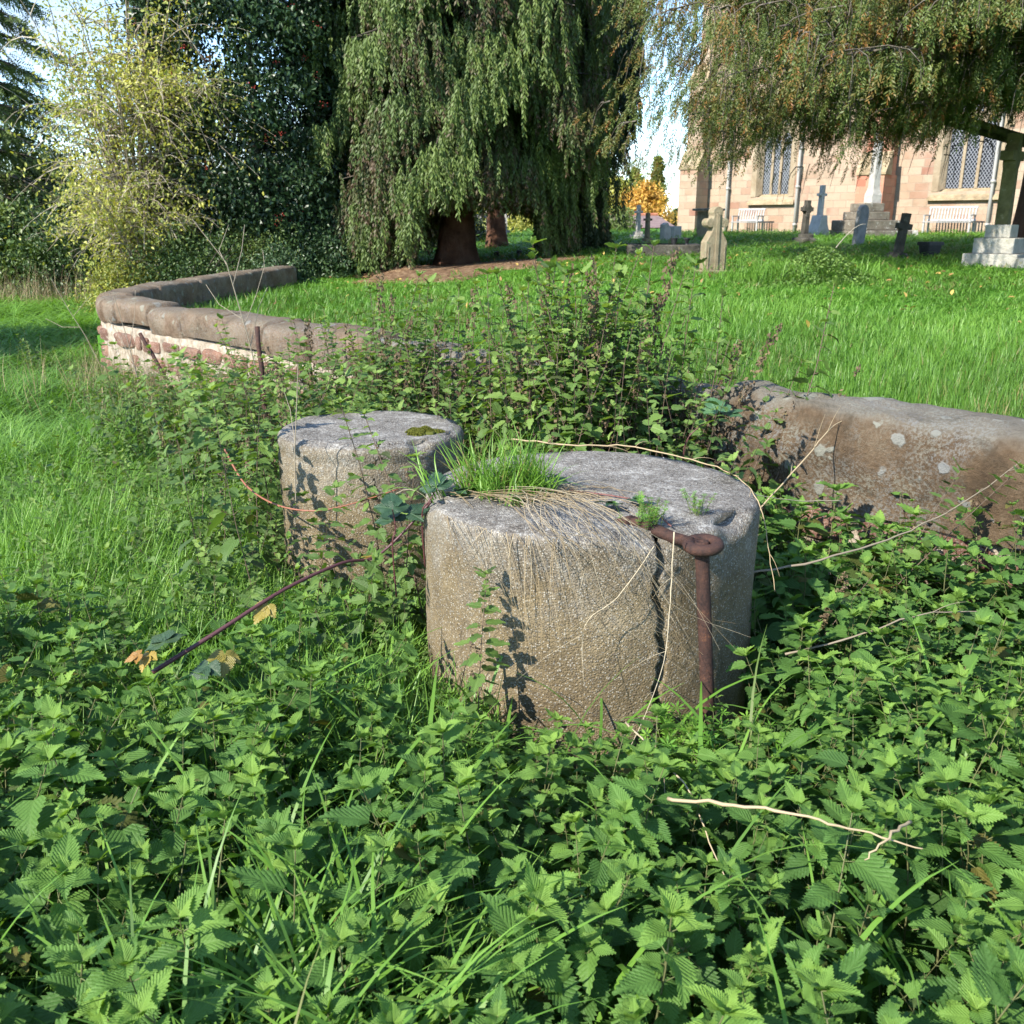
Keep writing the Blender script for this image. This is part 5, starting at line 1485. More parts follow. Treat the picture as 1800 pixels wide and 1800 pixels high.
# a thin patch in front where the ground and long grass show
frp = (x > PX - .75) & (x < PX + .55) & (y < PY)
h = np.where(frp & (pd < .6), np.minimum(h, .13 + .40 * np.maximum(pd, 0) + g.uniform(-.02, .05, len(x))), h)
h = np.clip(h, .10, .6)
small = g.random(len(x)) < np.where(x > .8, .38, .14)
near = (y < 2.5) & ~small
S, Lf = put_plants(NHI, x[near], y[near], h[near], g, .2, .40)
ptint = .06 * np.sin(x * 3.1 + y * 2.2)
far_ = (y >= 2.5) & ~small
put_plants(NMD, x[far_], y[far_], h[far_], g, .2, .40, 0, S, Lf)
NSM = [plant(LEAF_MD, .50, 9, .060, .036, 230 + i, .0016, .2, 4, (.5, -.5), .5, .9, 3) for i in range(5)]
put_plants(NSM, x[small], y[small], h[small] * 1.12, g, .22, .50, .05, S, Lf)
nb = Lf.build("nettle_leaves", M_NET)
tag(nb, "bed of fresh green stinging nettles filling the foreground", "nettles", None, 'stuff')
st_ = S.build("nettle_stems", M_STEM, nb)

# weedy thicket between the blocks and the wall: small leaves on thin woody stems
WPL = [plant(LEAF_LO, .62, 11, .074, .046, 240 + i, .0014, .12, 3, (.5, -.45), .5, .95, 3) for i in range(8)]
x, y = scatter(-5.4, 2.4, 2.9, 11.0, .108, g)
n_ = wall_n(x, y)
thick = (n_ < -.18) & (n_ > -.75 - 1.35 * sstep(2.2, 5.0, wall_s(x, y)) - .25 * np.sin(x * 3)) & (x < .95)
near_q = (np.hypot(x - QX, y - QY) < QR + .55) & (y > 2.9) & (y < 5.2)
gap = (x > -.62) & (x < -.1) & (y > 2.4) & (y < 4.2)
edge = np.where(wall_s(x, y) > 2.5, sstep(-2.3, -.6, n_ + .35 * np.sin(x * 4.3) * np.sin(y * 3.1)), 1.0)
keep = (thick | near_q | gap) & out_ped(x, y, .04) & (g.random(len(x)) < .9) & ((g.random(len(x)) < edge) | (near_q & (g.random(len(x)) < .7)) | gap)
x, y, n_ = x[keep], y[keep], n_[keep]
h = .40 + .40 * (.5 + .5 * np.sin(x * 3.1) * np.cos(y * 2.3)) + g.normal(0, .13, len(x))
h += .22 * np.exp(-((x + .3) ** 2 / 2.2 + (y - 5.2) ** 2 / .6))
inview_p1 = np.hypot(x - PX, y - PY) < PR + .25
h[inview_p1 & (y < 3.2)] *= .7
ql = (np.hypot(x - QX, y - QY) < QR + .35) & (y < QY)
h[ql] *= .6
h *= 1 - .55 * sstep(5.6, 2.9, wall_s(x, y))
h = np.clip(h, .12, 1.0)
S, Lf = put_plants(WPL, x, y, h, g, .28, .62, .10 + .13 * np.sin(x * 5.3 + 1) * np.sin(y * 4.1))
n = 560; s_ = g.uniform(2.9, 8.8, n); nn = -.2 - np.abs(g.normal(0, .42, n)); x2 = C0.x + D1.x * s_ + NIN.x * nn; y2 = C0.y + D1.y * s_ + NIN.y * nn
h2 = g.uniform(.62, .98, n) * (1 - .42 * sstep(6.3, 4.6, s_)) + .12 * np.sin(s_ * 3.3) + .12 * sstep(5, 6.5, s_); ok = (x2 < 1.0) & out_ped(x2, y2, .08)
WTL = [plant(LEAF_LO, .85, 13, .062, .036, 260 + i, .0018, .2, 3, (.5, -.5), .5, .8, 3) for i in range(7)]
put_plants(WTL, x2[ok], y2[ok], h2[ok], g, .2, .85, .06 + .12 * np.sin(x2[ok] * 4.1), S, Lf)
n = 520; x2 = g.uniform(-3.6, -.95, n); y2 = g.uniform(2.6, 6.2, n); ok = (wall_n(x2, y2) < -.3) & out_ped(x2, y2, .05) & (x2 > -.62 * y2 - .6) & (g.random(n) < sstep(-3.4, -1.4, x2 + .5 * np.sin(y2 * 3)))
put_plants(WPL, x2[ok], y2[ok], g.uniform(.22, .48, ok.sum()), g, .3, .62, .14, S, Lf)
wb = Lf.build("undergrowth_leaves", M_WEED)
tag(wb, "tangled small leaved weeds between the concrete blocks and the wall", "weeds", None, 'stuff')
S.build("undergrowth_stems", M_STEMB, wb)

# ---- grass
def clump(nb_, L0, L1, w0, spread, arch_, seed, seg=4):
    g = np.random.default_rng(seed); v, f, lc = [], [], []
    for _ in range(nb_):
        a = g.uniform(0, 2 * PI); r = spread * math.sqrt(g.random()); L_ = g.uniform(L0, L1); w_ = w0 * g.uniform(.7, 1.3)
        la = g.uniform(0, 2 * PI); ar = arch_ * g.uniform(.3, 1.4); b = len(v)
        o = np.array([r * math.cos(a), r * math.sin(a), -.01]); d = np.array([math.cos(la), math.sin(la), 0]); s = np.array([-d[1], d[0], 0])
        tn = g.normal(0, .12)
        for i in range(seg + 1):
            t = i / seg; th = ar * t
            q = o + d * L_ * (1 - math.cos(th)) / max(ar, .05) + np.array([0, 0, L_ * math.sin(th) / max(ar, .05)])
            ww = w_ * (1 - t ** 2.2) + .0004
            v += [q - s * ww / 2, q + s * ww / 2]; lc += [(0, t, tn + .1 * t)] * 2
        f += [(b + 2 * i, b + 2 * i + 1, b + 2 * i + 3, b + 2 * i + 2) for i in range(seg)]
    return Tpl(v, f, lc)
def grass(tpls, x, y, z, sc, g, tint=.5, lean=.14):
    mb = MB(); n = len(x); ix = g.integers(0, len(tpls), n)
    M = rotm(g.uniform(0, 2 * PI, n), g.normal(0, lean, n), g.normal(0, lean, n), 1.0)
    S3 = np.zeros((n, 3, 3)); sc = np.asarray(sc)
    S3[:, 0, 0] = S3[:, 1, 1] = sc[:, 0]; S3[:, 2, 2] = sc[:, 1]
    M = M @ S3
    tn = np.broadcast_to(tint, (n,)) + g.normal(0, .06, n)
    for j, t in enumerate(tpls):
        w_ = ix == j; mb.inst(t, M[w_], np.stack([x, y, z], 1)[w_], tn[w_])
    return mb
# lawn
n = 36000
Y = 4.0 * (46 / 4.0) ** (g.random(n) ** 1.0); X = g.uniform(-.60, .66, n) * (Y + 1.0)
inl = (wall_n(X, Y) > .2) & ((X - C0.x) * RN.x + (Y - C0.y) * RN.y > .15)
lit = ((X + 1.0) / 2.2) ** 2 + ((Y - 18.7) / 2.2) ** 2 < g.uniform(.45, 1.15, n)
ok = inl & ~lit
X, Y = X[ok], Y[ok]
LAWN = [clump(10, .08, .17, .006, .09, 1.0, 300 + i, 3) for i in range(6)]
sw = np.clip((Y / 6.5), .9, 5.0)
hh = 1.05 - .55 * sstep(2.5, 6, wall_n(X, Y)) + (1 - .6 * sstep(2.5, 6, wall_n(X, Y))) * .25 * np.sin(X * 1.3 + 2) * np.sin(Y * 1.1)
mow = .50 + .12 * np.sin(X * .8 + Y * .55) + .09 * np.sin(X * 2.7 - Y * 1.9) + g.normal(0, .07, len(X)) - .38 * (g.random(len(X)) < .035)
lg = grass(LAWN, X, Y, lawn_h(X, Y), np.stack([sw, hh], 1), g, mow)
tag(lg.build("lawn_grass", M_GRASS), "bright mown grass of the churchyard lawn", "grass", None, 'stuff')
# field
n = 36000
Y = 1.2 * (40 / 1.2) ** (g.random(n)); X = -(.02 + .64 * g.random(n)) * (Y + 1.0)
inf = (wall_n(X, Y) < -.22) | ((X - C0.x) * RN.x + (Y - C0.y) * RN.y < -.25)
dn = np.where((Y < 3.0) & (X > -1.5), .35, np.where((wall_n(X, Y) > -1.5) & (Y < 9) & (X > -3.6), .4, 1.0))
ok = inf & out_ped(X, Y, .02) & (g.random(n) < dn)
X, Y = X[ok], Y[ok]
LONG = [clump(9, .18, .42, .0072, .07, 1.9, 320 + i, 6) for i in range(6)]
sw = np.clip(Y / 6.0, .85, 5.5)
hh = np.where(Y < 9, 1.0, .55) * (.8 + .35 * np.sin(X * 2.1) * np.sin(Y * 1.7 + 1))
hh = np.where((Y < 2.2), .9, hh); hh = hh * np.where(X < -1.0 - .33 * Y, .75, 1)
fg = grass(LONG, X, Y, field_h(X, Y), np.stack([sw, np.clip(hh, .35, 1.3)], 1), g, .52 + .12 * np.sin(X * 1.1 + Y) + .08 * np.sin(X * 4.3) * np.sin(Y * 3.7))
tag(fg.build("field_grass", M_GRASS), "long lush grass of the field beside the wall", "grass", None, 'stuff')
# long blades pushing up through the nettles, and dry straw along the wall foot
n = 300; X = g.uniform(-1.5, 1.6, n); Y = g.uniform(.9, 2.6, n)
X[130:] = g.normal(-.42, .15, 170); Y[130:] = g.normal(1.28, .15, 170); ok = out_ped(X, Y, .05)
X, Y = X[ok], Y[ok]
BIG = [clump(3, .40, .66, .0135, .05, 2.2, 340 + i, 9) for i in range(6)]
bg_ = grass(BIG, X, Y, field_h(X, Y), np.ones((len(X), 2)), g, .5)
tag(bg_.build("grass_blades", M_GRASS), "long arching grass blades growing through the nettle bed", "grass", None, 'stuff')
n = 620; s_ = g.uniform(1.2, 9, n); nn = -.25 - np.abs(g.normal(0, .5, n))
X = C0.x + D1.x * s_ + NIN.x * nn; Y = C0.y + D1.y * s_ + NIN.y * nn
ok = out_ped(X, Y, .05) & (X < .8); X, Y = X[ok], Y[ok]
DRY = [clump(3, .3, .75, .0035, .08, .9, 360 + i, 6) for i in range(6)]
dg = grass(DRY, X, Y, field_h(X, Y), np.ones((len(X), 2)), g, .35)
tag(dg.build("dry_grass", M_STRAW), "pale dry grass stalks among the weeds along the wall", "dry grass", None, 'stuff')
n = 320; X = at_y(40, 440, 19.6).x + g.uniform(-2.2, 2.4, n); Y = 19.6 + g.normal(0, .5, n)
dg = grass(DRY, X, Y, field_h(X, Y), np.full((n, 2), 1.3), g, .4)
tag(dg.build("dry_grass", M_STRAW), "strip of bleached tall grass along the hedge at the field's far edge", "dry grass", None, 'stuff')

# ---- tall ragged nettles standing in the thicket, each its own plant
def tall_variant(seed, brown):
    g = np.random.default_rng(seed)
    st, lf = plant(LEAF_LO, 1.0, 20, .092, .058, seed, .003, .2, 4, (.5, -.6), .5, .92 if not brown else .55, 4)
    sd = MB()
    for i in range(56 if brown else 14):
        t = g.uniform(.55, 1.02) if brown else g.uniform(.5, .85)
        a = g.uniform(0, 2 * PI); d = np.array([math.cos(a), math.sin(a), 0]); L_ = g.uniform(.02, .055)
        o = np.array([0, 0, t])
        sd.inst(spray_tpl(5, .4, .14, .9, 0, int(g.integers(0, 9))), rotm(a, g.uniform(-.5, .3), 0, L_), (o + d * .012)[None], np.array([g.uniform(.1, .7)]))
    stm, lvm = MB(), MB()
    stm.inst(st, np.eye(3)[None], np.zeros((1, 3))); lvm.inst(lf, np.eye(3)[None], np.zeros((1, 3)), np.array([.0 if brown else .18]))
    return stm.mesh("stem", M_STEMB), lvm.mesh("leaves", M_WEED), sd.mesh("seed_heads", M_SEED)
TV = [(tall_variant(400 + i, i >= 4), i >= 4) for i in range(7)]
protos = []
for (ms, ml, md), br in TV:
    protos.append((ms, ml, md, br))
def tall(px, py, Y, v, label=None, lean=(0, 0)):
    top = at_y(px, py, Y); ms, ml, md, br = protos[v]
    fx, fy = top.x - lean[0], top.y - lean[1]
    z0 = float(field_h(fx, fy)); e = empty("tall_nettle", (fx, fy, z0), label or ("tall brown nettle stem gone to seed in the thicket before the wall" if br else "tall green nettle stem with ragged leaves in the thicket before the wall"), "nettle", "tall nettles in the thicket before the wall")
    d = Vector((lean[0], lean[1], top.z - z0)); q = Vector((0, 0, 1)).rotation_difference(d.normalized())
    e.rotation_mode = 'QUATERNION'
    e.rotation_quaternion = q @ Matrix.Rotation(px * 1.37, 3, 'Z').to_quaternion()
    L_ = d.length; e.scale = (L_ ** .4, L_ ** .4, L_)
    for nm, me in (("stem", ms), ("leaves", ml), ("seed_heads", md)):
        o = bpy.data.objects.new(nm, me); col.objects.link(o); o.parent = e
        if nm == "seed_heads": o['kind'] = 'stuff'
    return e
tall(986, 428, 4.75, 0, "tallest green nettle, rising well above the wall in the middle of the thicket")
tall(1052, 436, 4.8, 1, "bushy tall green nettle next to the tallest one, towards the buff headstone")
tall(1186, 440, 4.7, 4, "leaning brown nettle stem hung with dark seed clusters below the kerbed grave", (.35, .1))
tall(668, 482, 5.6, 5, "thin dark seeding nettle standing up before the lawn between the wall's bend and the conifer")
for i, (px, py, Y) in enumerate([(1015, 452, 4.9), (960, 470, 4.7), (1085, 465, 4.85), (1030, 480, 4.5), (935, 505, 4.8), (1000, 500, 4.4), (1070, 510, 4.6), (1105, 500, 5.0), (900, 540, 4.9), (970, 540, 4.5),
                                 (722, 512, 5.5), (755, 495, 5.5), (640, 530, 5.7), (700, 545, 5.3), (780, 530, 5.4), (815, 548, 5.2), (850, 556, 5.1), (870, 530, 5.3), (600, 560, 5.8), (560, 545, 6.0), (525, 580, 6.0), (580, 600, 5.5), (655, 590, 5.3), (735, 580, 5.2), (500, 610, 5.8), (470, 620, 6.0), (430, 600, 6.4), (400, 560, 6.7), (1130, 540, 4.8), (1160, 560, 4.6)]):
    tall(px, py, Y, i % 4, None, (R_.uniform(-.15, .15), R_.uniform(-.1, .1)))
for i, (px, py, Y) in enumerate([(895, 500, 4.9), (835, 510, 5.2), (1000, 470, 4.8), (1155, 520, 4.7), (1135, 590, 4.5), (720, 560, 5.3), (770, 560, 5.2), (610, 570, 5.6), (690, 520, 5.6), (540, 560, 6.1)]):
    tall(px, py, Y, 4 + i % 3, None, (R_.uniform(-.15, .2), R_.uniform(-.1, .1)))
for px, py, Y, lx, v in ((1368, 572, 4.5, .55, 5), (1300, 602, 4.5, .4, 4), (1430, 640, 4.3, .5, 1), (1250, 600, 4.6, .25, 2)):
    tall(px, py, Y, v, "arching brown nettle stem leaning over the wall's coping towards the lawn" if v > 3 else "arching green nettle stem leaning over the wall's coping towards the lawn", (lx, .15))
tall(1572, 560, 4.35, 0, "pale green nettle tip standing against the lawn above the long coping stone", (.75, .2))
for px, py, Y, lx, v, lab in ((1660, 820, 3.35, .25, 3, "greyish nettle stem slanting across the front of the long coping stone"), (1770, 815, 3.3, .6, 2, "thin nettle stem reaching out to the picture's edge before the brown coping stone"), (1490, 1010, 2.9, .2, 5, "dead seeding nettle among green nettles beside the cracked block's shaded side"), (1130, 830, 3.75, -.1, 0, "ragged nettle rising right behind the cracked block's top"), (610, 680, 4.75, .05, 1, "nettle shoot behind the rim of the smaller block")):
    if py != 830 and py != 680: tall(px, py, Y, v, lab, (lx, 0.0))

for px, py, Y, v, lab in ((714, 742, 3.25, 0, "leafy nettle rising in the gap between the two blocks"), (690, 800, 3.2, 1, "second leafy nettle in the gap between the two blocks, a little shorter"), (655, 700, 3.55, 2, "thin nettle standing before the smaller block's top"),
                          (470, 660, 4.0, 3, "tall nettle beside the smaller block on the field side"), (425, 700, 3.9, 1, "bushy nettle on the field side of the smaller block"), (490, 640, 4.3, 5, "brown seeding nettle behind the smaller block's field side"), (390, 745, 3.7, 2, "outermost ragged nettle on the field side of the smaller block"),
                          (835, 1030, 2.46, 3, "slender nettle growing up the cracked block's front")):
    tall(px, py, Y, v, lab, (R_.uniform(-.06, .06), 0))
for px, py, Y in ((1000, 520, 4.6), (1025, 540, 4.3), (950, 560, 4.6), (1060, 560, 4.4), (1090, 540, 4.7), (985, 590, 4.2), (1040, 600, 4.15), (925, 600, 4.5), (1110, 600, 4.5), (890, 610, 4.8), (1075, 620, 4.2), (960, 640, 4.1), (1140, 640, 4.4), (860, 640, 4.9), (1015, 470, 4.7), (1040, 500, 4.9)):
    tall(px, py, Y, int(px) % 4, None, (R_.uniform(-.1, .1), 0))
for i in range(26):
    px, py = R_.gauss(1025, 62), R_.uniform(455, 600)
    tall(px, py, R_.uniform(4.25, 5.0), i % 4 if i % 6 else 5, None, (R_.uniform(-.12, .12), R_.uniform(-.1, .1)))
# ---- bramble leaf: three toothed leaflets
def trifoliate(seed):
    mb = MB()
    for a, s in ((0, 1.0), (1.15, .78), (-1.15, .78)):
        mb.inst(leaf_tpl(8, .48, .12, .22, .10, seed), rotm(a, -.1, 0, s), np.array([[0, .12, 0]]) if a == 0 else np.zeros((1, 3)))
    return mb.tpl()
TRI = [trifoliate(i) for i in range(3)]
M_BRAM = leaf_mat("bramble leaves", [(0, (0.26, 0.06, 0.03)), (.15, (0.30, 0.20, 0.03)), (.3, (0.10, 0.14, 0.03)), (.45, (0.022, 0.055, 0.026)), (.75, (0.05, 0.12, 0.05)), (1, (0.10, 0.20, 0.08))], .45, .18, True, .5)
M_CANE = leaf_mat("purple bramble cane", [(0, (0.05, 0.018, 0.022)), (.5, (0.10, 0.035, 0.035)), (1, (0.24, 0.09, 0.05))], .5, 0)
def cane(name, pts, r, tint, label, cat, leaves, thorns=True, mat=None):
    mb = MB(); P = []
    pts = [Vector(p) for p in pts]
    for i in range(len(pts) - 1):                               # smooth through the points
        p0, p1, p2, p3 = pts[max(i - 1, 0)], pts[i], pts[i + 1], pts[min(i + 2, len(pts) - 1)]
        for k in range(6):
            t = k / 6
            P.append(.5 * ((2 * p1) + (p2 - p0) * t + (2 * p0 - 5 * p1 + 4 * p2 - p3) * t * t + (3 * p1 - p0 - 3 * p2 + p3) * t ** 3))
    P.append(pts[-1]); loc = P[0].copy()
    n = len(P)
    e = empty(name, loc, label, cat)
    if not thorns:
        P = [p + Vector((R_.gauss(0, 1), R_.gauss(0, 1), R_.gauss(0, 1))) * r * (.5 if 0 < i < n - 1 else 0) for i, p in enumerate(P)]
    tube(mb, [p - loc for p in P], [r * ((1.15 - .5 * i / n) if thorns else (1.2 - .85 * i / n) * (1.18 if i % 5 == 0 else 1)) for i in range(n)], 7, tint, True)
    if not thorns and name != "dry_stick":
        for i in range(4, n - 2, 3):
            if R_.random() < .6:
                d = (P[i + 1] - P[i]).normalized() + Vector((R_.gauss(0, .7), R_.gauss(0, .5), R_.gauss(0, .5))); L_ = R_.uniform(.04, .13); o = P[i] - loc
                tube(mb, bez(o, o + d * L_ * .5 + Vector((0, 0, .012)), o + d * L_ + Vector((0, 0, -.01)), 4), [r * .45, r * .4, r * .3, r * .22, r * .1], 4, tint, False)
    mb.build("cane" if thorns else "stalk", mat or M_CANE, e)
    if thorns:
        th = MB()
        for i in range(1, n - 1):
            for _ in range(2):
                d = Vector((R_.gauss(0, 1), R_.gauss(0, 1), R_.gauss(0, 1))).normalized()
                o = P[i].lerp(P[i + 1], R_.random()) - loc
                tube(th, [o + d * r * .6, o + d * (r + .006)], [.0018, .0002], 4, tint, False)
        th.build("thorns", M_CANE, e)
    if leaves:
        lv = MB()
        for k, (p, s, yaw, pit, tn) in enumerate(leaves):
            q = Vector(p) - loc; lv.inst(TRI[k % 3], rotm(yaw, pit, R_.uniform(-.3, .3), s), np.array([tuple(q)]), np.array([tn]))
        lv.build("leaves", M_BRAM, e)
    return e
cane("bramble_cane", [at_y(268, 1182, 2.45), at_y(380, 1112, 2.55), at_y(500, 1036, 2.7), at_y(600, 990, 2.85), at_y(668, 974, 2.95), at_y(760, 880, 3.0)], .0062, .2,
     "thick purple bramble cane slanting across the nettles with red and yellow leaves", "bramble",
     [(at_y(245, 1150, 2.42), .042, 1.9, -.3, .09), (at_y(262, 1150, 2.44), .05, 2.9, -.5, .16), (at_y(290, 1130, 2.46), .085, .5, .1, .42), (at_y(365, 1170, 2.5), .085, 2.8, -.4, .44), (at_y(395, 1150, 2.55), .07, 3.4, -.4, .22), (at_y(470, 1065, 2.65), .06, 2.6, -.5, .2), (at_y(655, 980, 2.95), .05, 1.0, 0, .15), (at_y(690, 915, 2.98), .085, .3, .3, .5)])
cane("bramble_runner", [at_y(395, 790, 4.0), at_y(430, 850, 3.8), at_y(480, 885, 3.6), at_y(545, 898, 3.5), at_y(610, 888, 3.5), at_y(700, 860, 3.55)], .0038, .95,
     "thin orange red bramble runner looping past the smaller concrete block", "bramble", [], True)
cane("bramble_runner", [at_z(1000, 862, .757), at_z(1080, 872, .757), at_z(1130, 885, .757), at_z(1180, 925, .757)], .0028, .6,
     "dark red runner lying on the cracked block's top", "bramble", [(at_z(985, 845, .775), .075, .4, .2, .48), (at_z(1085, 885, .77), .07, 1.2, .1, .46), (at_z(1110, 878, .77), .06, 5.0, .2, .5)])
for pxs, lab in (([(1205, 780), (1235, 745), (1262, 722)], "large pale bramble leaves before the lichened coping stones"), ([(742, 905), (755, 880), (768, 858)], "dark bramble leaf hanging at the cracked block's edge beside the grass tuft"), ([(690, 960), (695, 930), (690, 895)], "dark bramble leaves in the gap between the two blocks")):
    Y = 3.9 if pxs[0][0] > 1000 else 2.95
    pts = [at_y(*q, Y) for q in pxs]
    cane("bramble_shoot", [pts[0] - Vector((0, -.05, .2))] + pts, .0025, .5, lab, "bramble", [(pts[-1], .10 if Y > 3.5 else .085, .2, .5, .8 if Y > 3.5 else .5), (pts[-1] + Vector((.05, .02, -.02)), .08, 5.2, .3, .7 if Y > 3.5 else .48)])

# ---- grass tuft and straw on the cracked block
tb = at_z(885, 872, PH)
e = empty("grass_tuft", (tb.x, tb.y, PH), "green grass tuft with a mat of dead straw hanging down the cracked block's front", "grass tuft")
mb = MB()
GT = [clump(14, .07, .20, .0042, .035, 1.7, 380 + i, 6) for i in range(5)]
k = 60; xx = g.normal(0, .085, k); yy = g.normal(0, .045, k)
mb2 = grass(GT, xx, yy, np.full(k, .005), np.stack([np.ones(k), g.uniform(.9, 1.5, k)], 1), g, .80 + g.normal(0, .2, k) - .62 * (g.random(k) < .25), .35); mb2.build("green_blades", M_GRASS, e)
mb = MB()
def on_front(px, py, off=.02):
    """point just off the cracked block's front at a pixel"""
    d = ray(px, py); a = d.x ** 2 + d.y ** 2; b = -2 * (d.x * PX + d.y * PY); c = PX ** 2 + PY ** 2 - (PR + off) ** 2
    q = b * b - 4 * a * c
    if q < 0: t = -b / (2 * a)
    else: t = (-b - math.sqrt(q)) / (2 * a)
    return Vector((d.x * t, d.y * t, CAMZ + d.z * t))
for i in range(38):
    s = Vector((tb.x + R_.gauss(.03, .08), tb.y + R_.gauss(0, .04), PH + R_.uniform(.005, .03)))
    u_ = R_.random() ** .7
    rimp = on_front(R_.uniform(930, 1110), R_.uniform(905, 960), .02); rimp.z = max(rimp.z, PH - .02)
    endp = on_front(1120 + R_.gauss(0, 60) + 90 * u_, 1000 + 170 * u_ + R_.gauss(0, 25), R_.uniform(.01, .06))
    if i % 5 == 0: endp = at_y(R_.uniform(1200, 1320), R_.uniform(1120, 1210), 2.42)
    rimp += Vector((0, -.02, .02))
    loc = [s, s.lerp(rimp, .55) + Vector((0, 0, .035)), rimp, rimp.lerp(endp, .5) + Vector((R_.gauss(0, .04), -.02, R_.gauss(0, .035))), endp]
    P = []
    for j in range(4):
        p0, p1, p2, p3 = loc[max(j - 1, 0)], loc[j], loc[j + 1], loc[min(j + 2, 4)]
        P += [.5 * ((2 * p1) + (p2 - p0) * t + (2 * p0 - 5 * p1 + 4 * p2 - p3) * t * t + (3 * p1 - p0 - 3 * p2 + p3) * t ** 3) for t in (0, .25, .5, .75)]
    P.append(endp)
    tube(mb, [p - Vector((tb.x, tb.y, PH)) for p in P], [R_.uniform(.0006, .0012) * (1.2 - .8 * q / len(P)) for q in range(len(P))], 3, R_.uniform(.2, 1), False)
for i in range(30):
    px = R_.uniform(770, 1010); s = on_front(px, 905 + R_.uniform(-10, 15), .012); s.z = PH + .005
    endp = on_front(px + R_.gauss(25, 35), R_.uniform(960, 1180), .02)
    P = bez(s, s.lerp(endp, .4) + Vector((R_.gauss(0, .03), -.04, .02)), endp, 7)
    tube(mb, [p - Vector((tb.x, tb.y, PH)) for p in P], [.001 * (1.2 - .9 * q / 8) for q in range(8)], 3, R_.uniform(.1, .9), False)
for i in range(110):
    s = Vector((tb.x + R_.gauss(.05, .13), tb.y + R_.gauss(-.02, .05), PH + .012)); a = R_.uniform(-.9, .5); L_ = R_.uniform(.08, .25)
    P = bez(s, s + Vector((math.cos(a) * L_ * .5, math.sin(a) * L_ * .5, R_.uniform(0, .05))), s + Vector((math.cos(a) * L_, math.sin(a) * L_ - .03, R_.uniform(-.03, .01))), 5)
    tube(mb, [p - Vector((tb.x, tb.y, PH)) for p in P], [.0014, .0013, .0012, .001, .0008, .0004], 3, R_.uniform(.2, 1), False)
mb.build("dead_straw", M_STRAW, e)

# ---- dry stems and sticks
cane("straw_stalk", [at_z(900, 772, .77), at_z(1000, 782, .775), at_z(1100, 784, .775), at_z(1200, 804, .77), at_z(1285, 832, .77), at_y(1332, 880, 2.95), at_y(1350, 960, 2.88), at_y(1362, 1040, 2.8)], .0028, .55,
     "long straw coloured stem curving along the cracked block's far rim and down beside it", "dry stem", [], False, M_STRAW)
cane("straw_stalk", [at_y(1185, 935, 2.48), at_y(1178, 1060, 2.44), at_y(1160, 1190, 2.38), at_y(1085, 1365, 2.2)], .0016, .9, "thin whitish dead stem crossing the cracked block's front beside the crack", "dry stem", [], False, M_STRAW)
cane("straw_stalk", [at_y(1150, 960, 2.5), at_y(1085, 1050, 2.46), at_y(1028, 1100, 2.44), at_y(1026, 1200, 2.4)], .0013, .9, "thin bent whitish dead stem on the middle of the cracked block's front", "dry stem", [], False, M_STRAW)
cane("straw_stalk", [at_y(1100, 1270, 2.3), at_y(1200, 1375, 2.0), at_y(1255, 1500, 1.8), at_y(1310, 1620, 1.62)], .0022, .8, "brownish dead stem trailing through the nettles toward the camera", "dry stem", [], False, M_STRAW)
cane("dry_stick", [at_z(1175, 1404, .42), at_z(1290, 1416, .48), at_z(1400, 1432, .50), at_z(1510, 1462, .49), at_z(1622, 1492, .48)], .0034, .6, "straight pale stick lying across the nettle tops", "stick", [], False, M_STRAW)
cane("dry_stick", [at_z(1600, 1445, .48), at_z(1560, 1470, .50), at_z(1520, 1512, .47)], .003, .6, "short forked pale stick crossing the end of the long one", "stick", [], False, M_STRAW)
cane("straw_stalk", [at_y(1480, 880, 3.45), at_y(1400, 880, 3.3), at_y(1300, 866, 3.1), at_y(1240, 872, 3.0)], .0016, .9, "fine pale stem lying over the gap between block and wall", "dry stem", [], False, M_STRAW)
cane("straw_stalk", [at_y(1330, 900, 3.7), at_y(1420, 800, 3.9), at_y(1470, 745, 4.05), at_y(1530, 725, 4.15)], .003, .6, "straw stem leaning against the lichened coping stones", "dry stem", [], False, M_STRAW)
cane("woody_twig", [at_y(1300, 1010, 3.0), at_y(1440, 985, 3.0), at_y(1580, 940, 3.1), at_y(1700, 880, 3.2), at_y(1795, 810, 3.3)], .0036, .3, "grey woody stem slanting up across the wall's lower stones", "dead stem", [], False, M_TWIG)
cane("woody_twig", [at_y(1380, 1150, 2.7), at_y(1500, 1120, 2.7), at_y(1620, 1080, 2.75), at_y(1730, 1075, 2.8)], .003, .4, "grey woody stem lying over the nettles below the wall", "dead stem", [], False, M_TWIG)
def stalk(pts_list, r, label, Y):
    P0 = at_y(*pts_list[0][0], Y); e = empty("dead_stalk", P0, label, "dead stalk"); mb = MB()
    for k, pl in enumerate(pts_list):
        P = [at_y(px, py, Y + (.1 * i if k else 0)) - P0 for i, (px, py) in enumerate(pl)]
        tube(mb, P, [r * (1 if k == 0 else .6) * (1.2 - .7 * i / len(P)) for i in range(len(P))], 5, .45, False)
    mb.build("stalks", M_TWIG, e)
stalk([[(452, 660), (438, 600), (415, 520), (398, 462), (365, 420), (338, 385)], [(430, 570), (450, 520), (465, 468), (462, 440)], [(410, 500), (425, 440), (430, 395)], [(425, 560), (385, 535), (362, 500)], [(398, 465), (385, 440), (402, 395)], [(440, 610), (455, 540), (470, 505)]], .0038, "tall forked dead stalk standing pale against the wall's far run", 6.4)
stalk([[(248, 690), (235, 640), (222, 590), (200, 520)], [(228, 610), (236, 560), (238, 510)], [(240, 650), (215, 600), (190, 560)]], .004, "smaller dead stalk before the whitewashed end of the wall", 8.0)
stalk([[(520, 880), (518, 800), (522, 700), (524, 640)], [(519, 780), (510, 720), (500, 690)]], .0022, "dark thin stalk standing before the smaller block's edge", 3.6)
